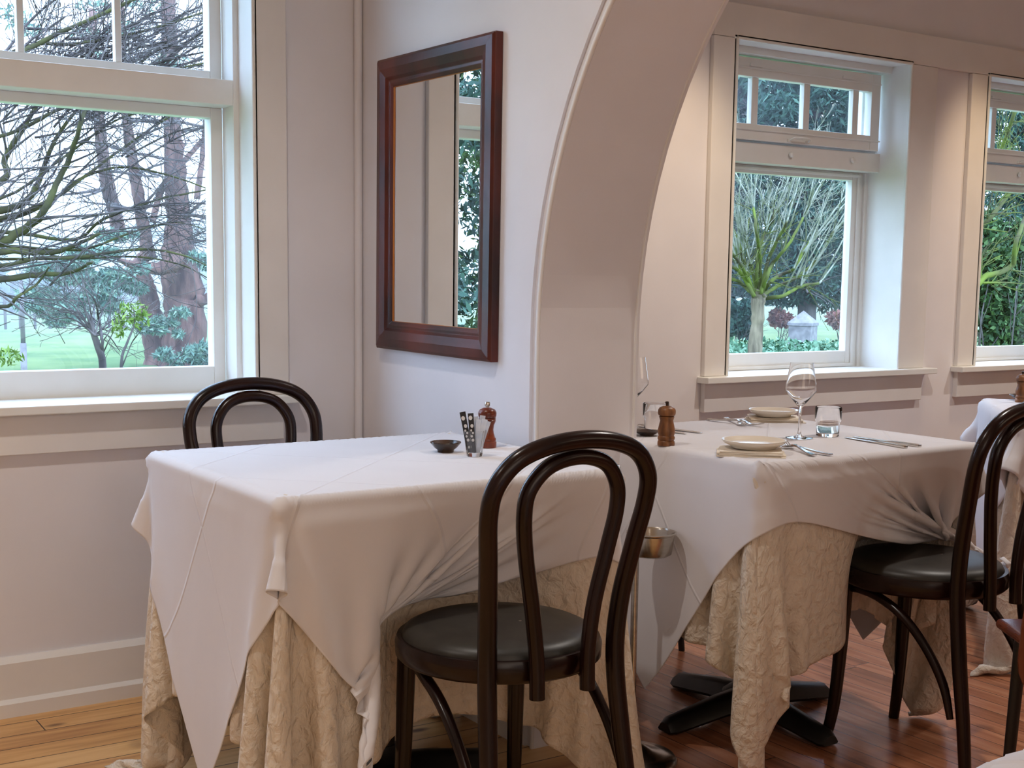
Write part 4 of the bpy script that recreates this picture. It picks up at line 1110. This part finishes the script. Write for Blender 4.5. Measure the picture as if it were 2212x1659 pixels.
b = MB(); b.tube([np.array(T.location), at(262, 790, 15), at(275, 740, 15), at(290, 700, 15), at(288, 660, 15)], [.02, .018, .014, .01, .006], 6, n=4)
limb(b, [(265, 790), (285, 740), (300, 720)], 15, 15, 1.5, .8, rng, kids=5, kl=.5, depth=1); tbuild(b, 'branches', M['bark'], T)
b = MB(); leaves(b, [blob_px(268, 685, 22, 34, 15, 70), blob_px(290, 670, 34, 20, 15, 80), blob_px(306, 690, 20, 24, 15, 50), blob_px(255, 710, 14, 24, 15, 40), blob_px(20, 770, 30, 20, 15, 90)], rng, .085, .3); tbuild(b, 'foliage', M['yellowgreen'], T, False)
T = empty('flag_pole', at(52, 800, 20)*np.array([1, 1, 0])+np.array([0, 0, GZ])); tag(T, 'thin pale metal pole standing on the lawn at the far left of the left window', 'pole')
b = MB(); pb = np.array(T.location); ph = at(48, 590, 20)[2]
b.tube([pb, pb+[0, 0, .9]], [.048, .046], 10); b.tube([pb+[0, 0, .9], [pb[0], pb[1], ph]], [.034, .028], 10); tbuild(b, 'shaft', M['plaster'], T)

# --- field fence and far misty trees
T = empty('field_fence', at(150, 700, 46)*np.array([1, 1, 0])+np.array([0, 0, GZ])); tag(T, 'low post and wire fence across the far lawn', 'fence')
for k in range(16):
    x, y = at(-20+k*32, 700, 46)[0], 46; b = MB(); b.tube([(x, y, GZ), (x, y, GZ+1.1)], .05, 5); tbuild(b, 'post', M['bark'], T)
b = MB()
for z in (.5, .9): b.tube([(at(-60, 700, 46)[0], 46, GZ+z), (at(520, 700, 46)[0], 46, GZ+z)], .012, 4)
tbuild(b, 'wire', M['bark'], T)
rng = np.random.RandomState(21)
def round_tree(px, Y, top, wid, m, label, n=1800, sz=.55, trunk=True, name='distant_tree', grp='misty trees beyond the field'):
    g = at(px, 700, Y); base = np.array([g[0], Y, GZ]); T = empty(name, base); tag(T, label, 'tree', grp)
    zt = at(px, top, Y)[2]; H = zt-GZ; w = px2m(wid, g)
    b = MB(); b.tube([base, base+[0, 0, H*.4]], [w*.07, w*.05], 7); tbuild(b, 'trunk', M['bark'], T)
    b = MB(); bl = []
    for k in range(14):
        z = H*rng.uniform(.2, .9); rr = w*.5*(1.15-z/H)*1.0
        bl.append((base+[rng.uniform(-rr, rr), rng.uniform(-rr, rr), z], (w*.28, w*.28, H*.12), n//14))
    leaves(b, bl, rng, sz, .45, .2); tbuild(b, 'foliage', m, T, False)
    return T
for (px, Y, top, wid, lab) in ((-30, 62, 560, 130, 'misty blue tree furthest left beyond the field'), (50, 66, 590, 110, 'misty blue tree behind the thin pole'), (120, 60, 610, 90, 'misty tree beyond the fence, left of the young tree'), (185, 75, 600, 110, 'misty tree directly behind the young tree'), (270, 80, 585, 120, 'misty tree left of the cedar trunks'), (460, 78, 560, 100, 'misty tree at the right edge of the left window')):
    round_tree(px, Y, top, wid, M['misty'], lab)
# far hillside
b = MB(); v = []; f = []
xs_ = np.linspace(-60, 120, 60); ys = [110, 125, 145, 168]
for j, y in enumerate(ys):
    for i, x in enumerate(xs_): v.append((x, y, GZ-.5+[0, 3.5, 7, 9][j]*(1+.25*math.sin(x*.11)+.12*math.sin(x*.37))))
for j in range(3):
    for i in range(59): k = j*60+i; f.append((k, k+1, k+61, k+60))
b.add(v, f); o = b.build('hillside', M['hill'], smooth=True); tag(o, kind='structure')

# --- view of the second window: pollarded mossy tree, dark conifer, stone pillar, planting
rng = np.random.RandomState(31)
Yp = 13.
T = empty('pollard_tree', at(1632, 760, Yp)*np.array([1, 1, 0])+np.array([0, 0, GZ])); tag(T, 'bare pollarded tree with mossy green boughs in the middle window', 'tree', 'trees in the garden')
trunk_px([(1625, 900), (1630, 765), (1636, 700), (1638, 650), (1640, 632)], Yp, [17, 15.5, 14.5, 15, 17], 'trunk', M['trunkgrey'], T)
b = MB(); b2 = MB()
BO = [[(1646, 640), (1680, 618), (1720, 600), (1765, 560), (1800, 500)], [(1650, 645), (1690, 640), (1730, 618), (1770, 612)], [(1648, 640), (1662, 610), (1690, 592), (1715, 580), (1735, 545), (1760, 505)], [(1645, 640), (1656, 600), (1668, 570), (1690, 545), (1712, 515), (1735, 470)], [(1638, 640), (1635, 590), (1640, 540), (1655, 500), (1672, 470)],
      [(1632, 640), (1610, 590), (1592, 560), (1570, 530)], [(1636, 636), (1622, 570), (1612, 520), (1618, 470)], [(1628, 636), (1600, 612), (1575, 600), (1550, 595)], [(1630, 640), (1600, 590), (1578, 575), (1545, 560)], [(1644, 636), (1660, 560), (1690, 500), (1700, 480)], [(1640, 630), (1642, 560), (1634, 500), (1628, 450)], [(1628, 640), (1606, 560), (1585, 500), (1570, 470)]]
for p in BO:
    limb(b, p, Yp, Yp-.3+rng.uniform(-.5, .5), 4.6, 2.6, rng, kids=4, kl=.55, depth=1)
    e = p[-1]; d0 = np.array(p[-1], float)-np.array(p[-2], float)
    for k in range(6):
        i = rng.randint(max(1, len(p)-3), len(p)); q = np.array(p[i], float)
        lean = (q[0]-1640)/150.
        L = rng.uniform(90, 230); dx = L*(lean*.9+rng.normal()*.26)
        limb(b2, [tuple(q), (q[0]+dx*.35, q[1]-L*.35), (q[0]+dx*.7+rng.normal()*4, q[1]-L*.7), (q[0]+dx, q[1]-L)], Yp, Yp+rng.uniform(-.6, .6), 2.1, .6, rng, kids=4, kl=.4, depth=1, up=.4)
tbuild(b, 'boughs', M['moss2'], T); tbuild(b2, 'shoots', M['palebark'], T)

rng = np.random.RandomState(41)
def conifer(px, Y, top, bot, wid, trw, lab, n=9000, sz=.32, m='conifer', name='conifer'):
    g = at(px, 700, Y); base = np.array([g[0], Y, GZ]); T = empty(name, base); tag(T, lab, 'tree', 'trees in the garden')
    zt = at(px, top, Y)[2]; zb = at(px, bot, Y)[2]; w = px2m(wid, g); r = px2m(trw, g)
    b = MB(); b.tube([base, base+[0, 0, (zb-GZ)], [base[0], Y, zt]], [r*1.15, r*.9, r*.3], 12, n=4)
    for k in range(26):
        z = zb+(zt-zb)*rng.uniform(0, .9); a = rng.uniform(0, 2*PI); L = w*.5*rng.uniform(.7, 1.1)
        grow(b, (base[0], Y, z), np.array([math.cos(a), math.sin(a), -.05]), L, r*.22, rng, 1, -.1, .3, 5, (2, 4))
    tbuild(b, 'trunk', M['bark'], T)
    b = MB(); bl = []
    K = 80
    for k in range(K):
        z = zb+(zt-zb)*(k+.5)/K; a = k*2.4; rr = w*.5*rng.uniform(.25, 1)
        bl.append(((base[0]+rr*math.cos(a), Y+rr*math.sin(a)*.6, z), (w*.21, w*.17, w*.085), n//K))
    leaves(b, bl, rng, sz, .22, .5); tbuild(b, 'foliage', M[m], T, False)
    return T
conifer(1742, 24, -60, 650, 330, 22, 'dark blue green conifer directly behind the stone pillar in the middle window', n=44000, sz=.24)
conifer(1560, 27, 60, 640, 260, 14, 'dark conifer behind the left side of the pollarded tree', n=30000, sz=.26)
conifer(1900, 30, 120, 560, 260, 14, 'dark conifer at the right side of the middle window', n=26000, sz=.28)
conifer(2190, 17, -40, 560, 260, 12, 'dark conifer behind the bush in the right window', n=18000, sz=.17)
T = empty('stone_pillar', at(1735, 700, 20)*np.array([1, 1, 0])+np.array([0, 0, GZ]), math.radians(-18+45)); tag(T, 'grey stone gate pillar with a pyramid cap seen through the middle window', 'pillar')
zc = at(1735, 697, 20)[2]-GZ; w_ = px2m(64, at(1735, 700, 20))/2/1.30; cap = px2m(26, at(1735, 700, 20))
b = MB(); b.box((-w_, -w_, 0), (w_, w_, zc-.03)); b.build('shaft', M['plaster'], T, bevel=.01)
c_ = w_*1.08; b = MB(); b.add([(-c_, -c_, zc-.06), (c_, -c_, zc-.06), (c_, c_, zc-.06), (-c_, c_, zc-.06), (-c_, -c_, zc), (c_, -c_, zc), (c_, c_, zc), (-c_, c_, zc), (0, 0, zc+cap)],
  [(3, 2, 1, 0), (0, 1, 5, 4), (1, 2, 6, 5), (2, 3, 7, 6), (3, 0, 4, 7), (4, 5, 8), (5, 6, 8), (6, 7, 8), (7, 4, 8)]); b.build('cap', M['plaster'], T)
def bush(px, py, rx, ry, Y, n, m, sz, lab, name='shrub', asp=.5, cat='shrub', grp='shrubs in the garden'):
    c = at(px, py, Y); T = empty(name, (c[0], Y, GZ)); tag(T, lab, cat, grp)
    b = MB(); 
    for k in range(5): grow(b, (c[0], Y, GZ), np.array([rng.normal()*.3, rng.normal()*.3, 1]), max(.4, c[2]-GZ), .02, rng, 1, .3, .3)
    tbuild(b, 'stems', M['bark'], T)
    b = MB(); leaves(b, [blob_px(px+rng.uniform(-.6, .6)*rx, py+rng.uniform(-.5, .5)*ry, rx*.55, ry*.6, Y, n//10) for k in range(10)], rng, sz, asp); tbuild(b, 'foliage', M[m], T, False)
rng = np.random.RandomState(51)
b = MB(); bl = []
for k in range(110):
    px = rng.uniform(1480, 1960); Y = rng.uniform(13.5, 17.5); c = at(px, 700, Y); top = at(px, 724+rng.normal()*3, 17)[2] if Y > 16 else .42
    bl.append(((c[0], Y, -.24+rng.uniform(-.05, .10)), (.6, .5, .30), 170))
leaves(b, bl, rng, .085, .6); o = b.build('ground_cover', M['groundcover']); tag(o, 'mint green ground cover planting below the middle window', 'plants', kind='stuff')
bush(1820, 690, 34, 26, 26, 1600, 'redleaf', .16, 'russet shrub to the right of the stone pillar', cat='shrub')
bush(1690, 690, 26, 24, 27, 1200, 'redleaf', .16, 'russet shrub between the pollard trunk and the stone pillar')
bush(1595, 690, 30, 44, 23, 1500, 'conifer', .2, 'dark green shrub left of the pollard trunk')
bush(2160, 600, 90, 170, 9.5, 16000, 'shrub', .085, 'dense dark leafy bush filling the lower right window')
bush(1300, 640, 200, 200, 22, 6000, 'conifer', .3, 'dark hedge bush between the windows outside')
T = empty('mossy_tree', at(2020, 760, 8.6)*np.array([1, 1, 0])+np.array([0, 0, GZ])); tag(T, 'tree with a mossy bough crossing the right window', 'tree', 'trees in the garden')
b = MB(); b.tube([np.array(T.location), at(2020, 700, 8.6), at(2040, 560, 8.6), at(2060, 480, 8.6)], [.14, .13, .11, .09], 10, n=4); tbuild(b, 'trunk', M['moss'], T)
b = MB(); limb(b, [(2040, 650), (2100, 622), (2130, 598), (2185, 575), (2195, 520), (2215, 470)], 8.6, 8.3, 8, 4, rng, kids=8, kl=.6, depth=2)
limb(b, [(2060, 520), (2110, 495), (2140, 470), (2180, 420), (2215, 380)], 8.6, 8.4, 6, 3, rng, kids=10, kl=.6, depth=2)
limb(b, [(2060, 500), (2120, 420), (2160, 330), (2200, 220), (2230, 150)], 8.6, 8.4, 6, 3, rng, kids=12, kl=.6, depth=2)
tbuild(b, 'boughs', M['moss2'], T)
# --- conifers that the wall mirror shows through the first window
rng = np.random.RandomState(61)
for (x, y, w, h, n_, mm, lab) in ((-2.6, 10.6, 2.6, 5.6, 26000, 'conifer', 'blue green conifer out beyond the left side of the left window'), (-4.0, 13.0, 3.6, 7.5, 24000, 'shrub', 'conifer behind the blue green one, left outside')):
    T = empty('conifer', (x, y, GZ)); tag(T, lab, 'tree', 'trees in the garden')
    b = MB(); b.tube([(x, y, GZ), (x, y, GZ+h*.5), (x, y, GZ+h)], [.16, .12, .04], 10, n=3); tbuild(b, 'trunk', M['bark'], T)
    b = MB(); bl = []
    for k in range(60):
        z = h*rng.uniform(.03, .97); rr = w*.5*(1.1-.5*z/h); a = rng.uniform(0, 2*PI)
        bl.append(((x+rr*math.cos(a)*rng.uniform(.4, 1), y+rr*math.sin(a)*rng.uniform(.4, 1), GZ+z), (w*.2, w*.2, w*.12), n_//60))
    leaves(b, bl, rng, .11, .3, .3); tbuild(b, 'foliage', M[mm], T, False)

# ---------------------------------------------------------------- thin winter mist over the grounds
mm = bpy.data.materials.new('winter_mist'); mm.use_nodes = True
n, l = mm.node_tree.nodes, mm.node_tree.links; n.remove(n['Principled BSDF'])
vs = n.new('ShaderNodeVolumeScatter'); vs.inputs['Color'].default_value = (.9, .95, 1, 1); vs.inputs['Density'].default_value = .011; vs.inputs['Anisotropy'].default_value = .1
l.new(vs.outputs[0], n['Material Output'].inputs['Volume'])
b = MB(); b.box((-70, 21, GZ+.01), (130, 105, 26)); o = b.build('mist', mm); tag(o, kind='stuff')
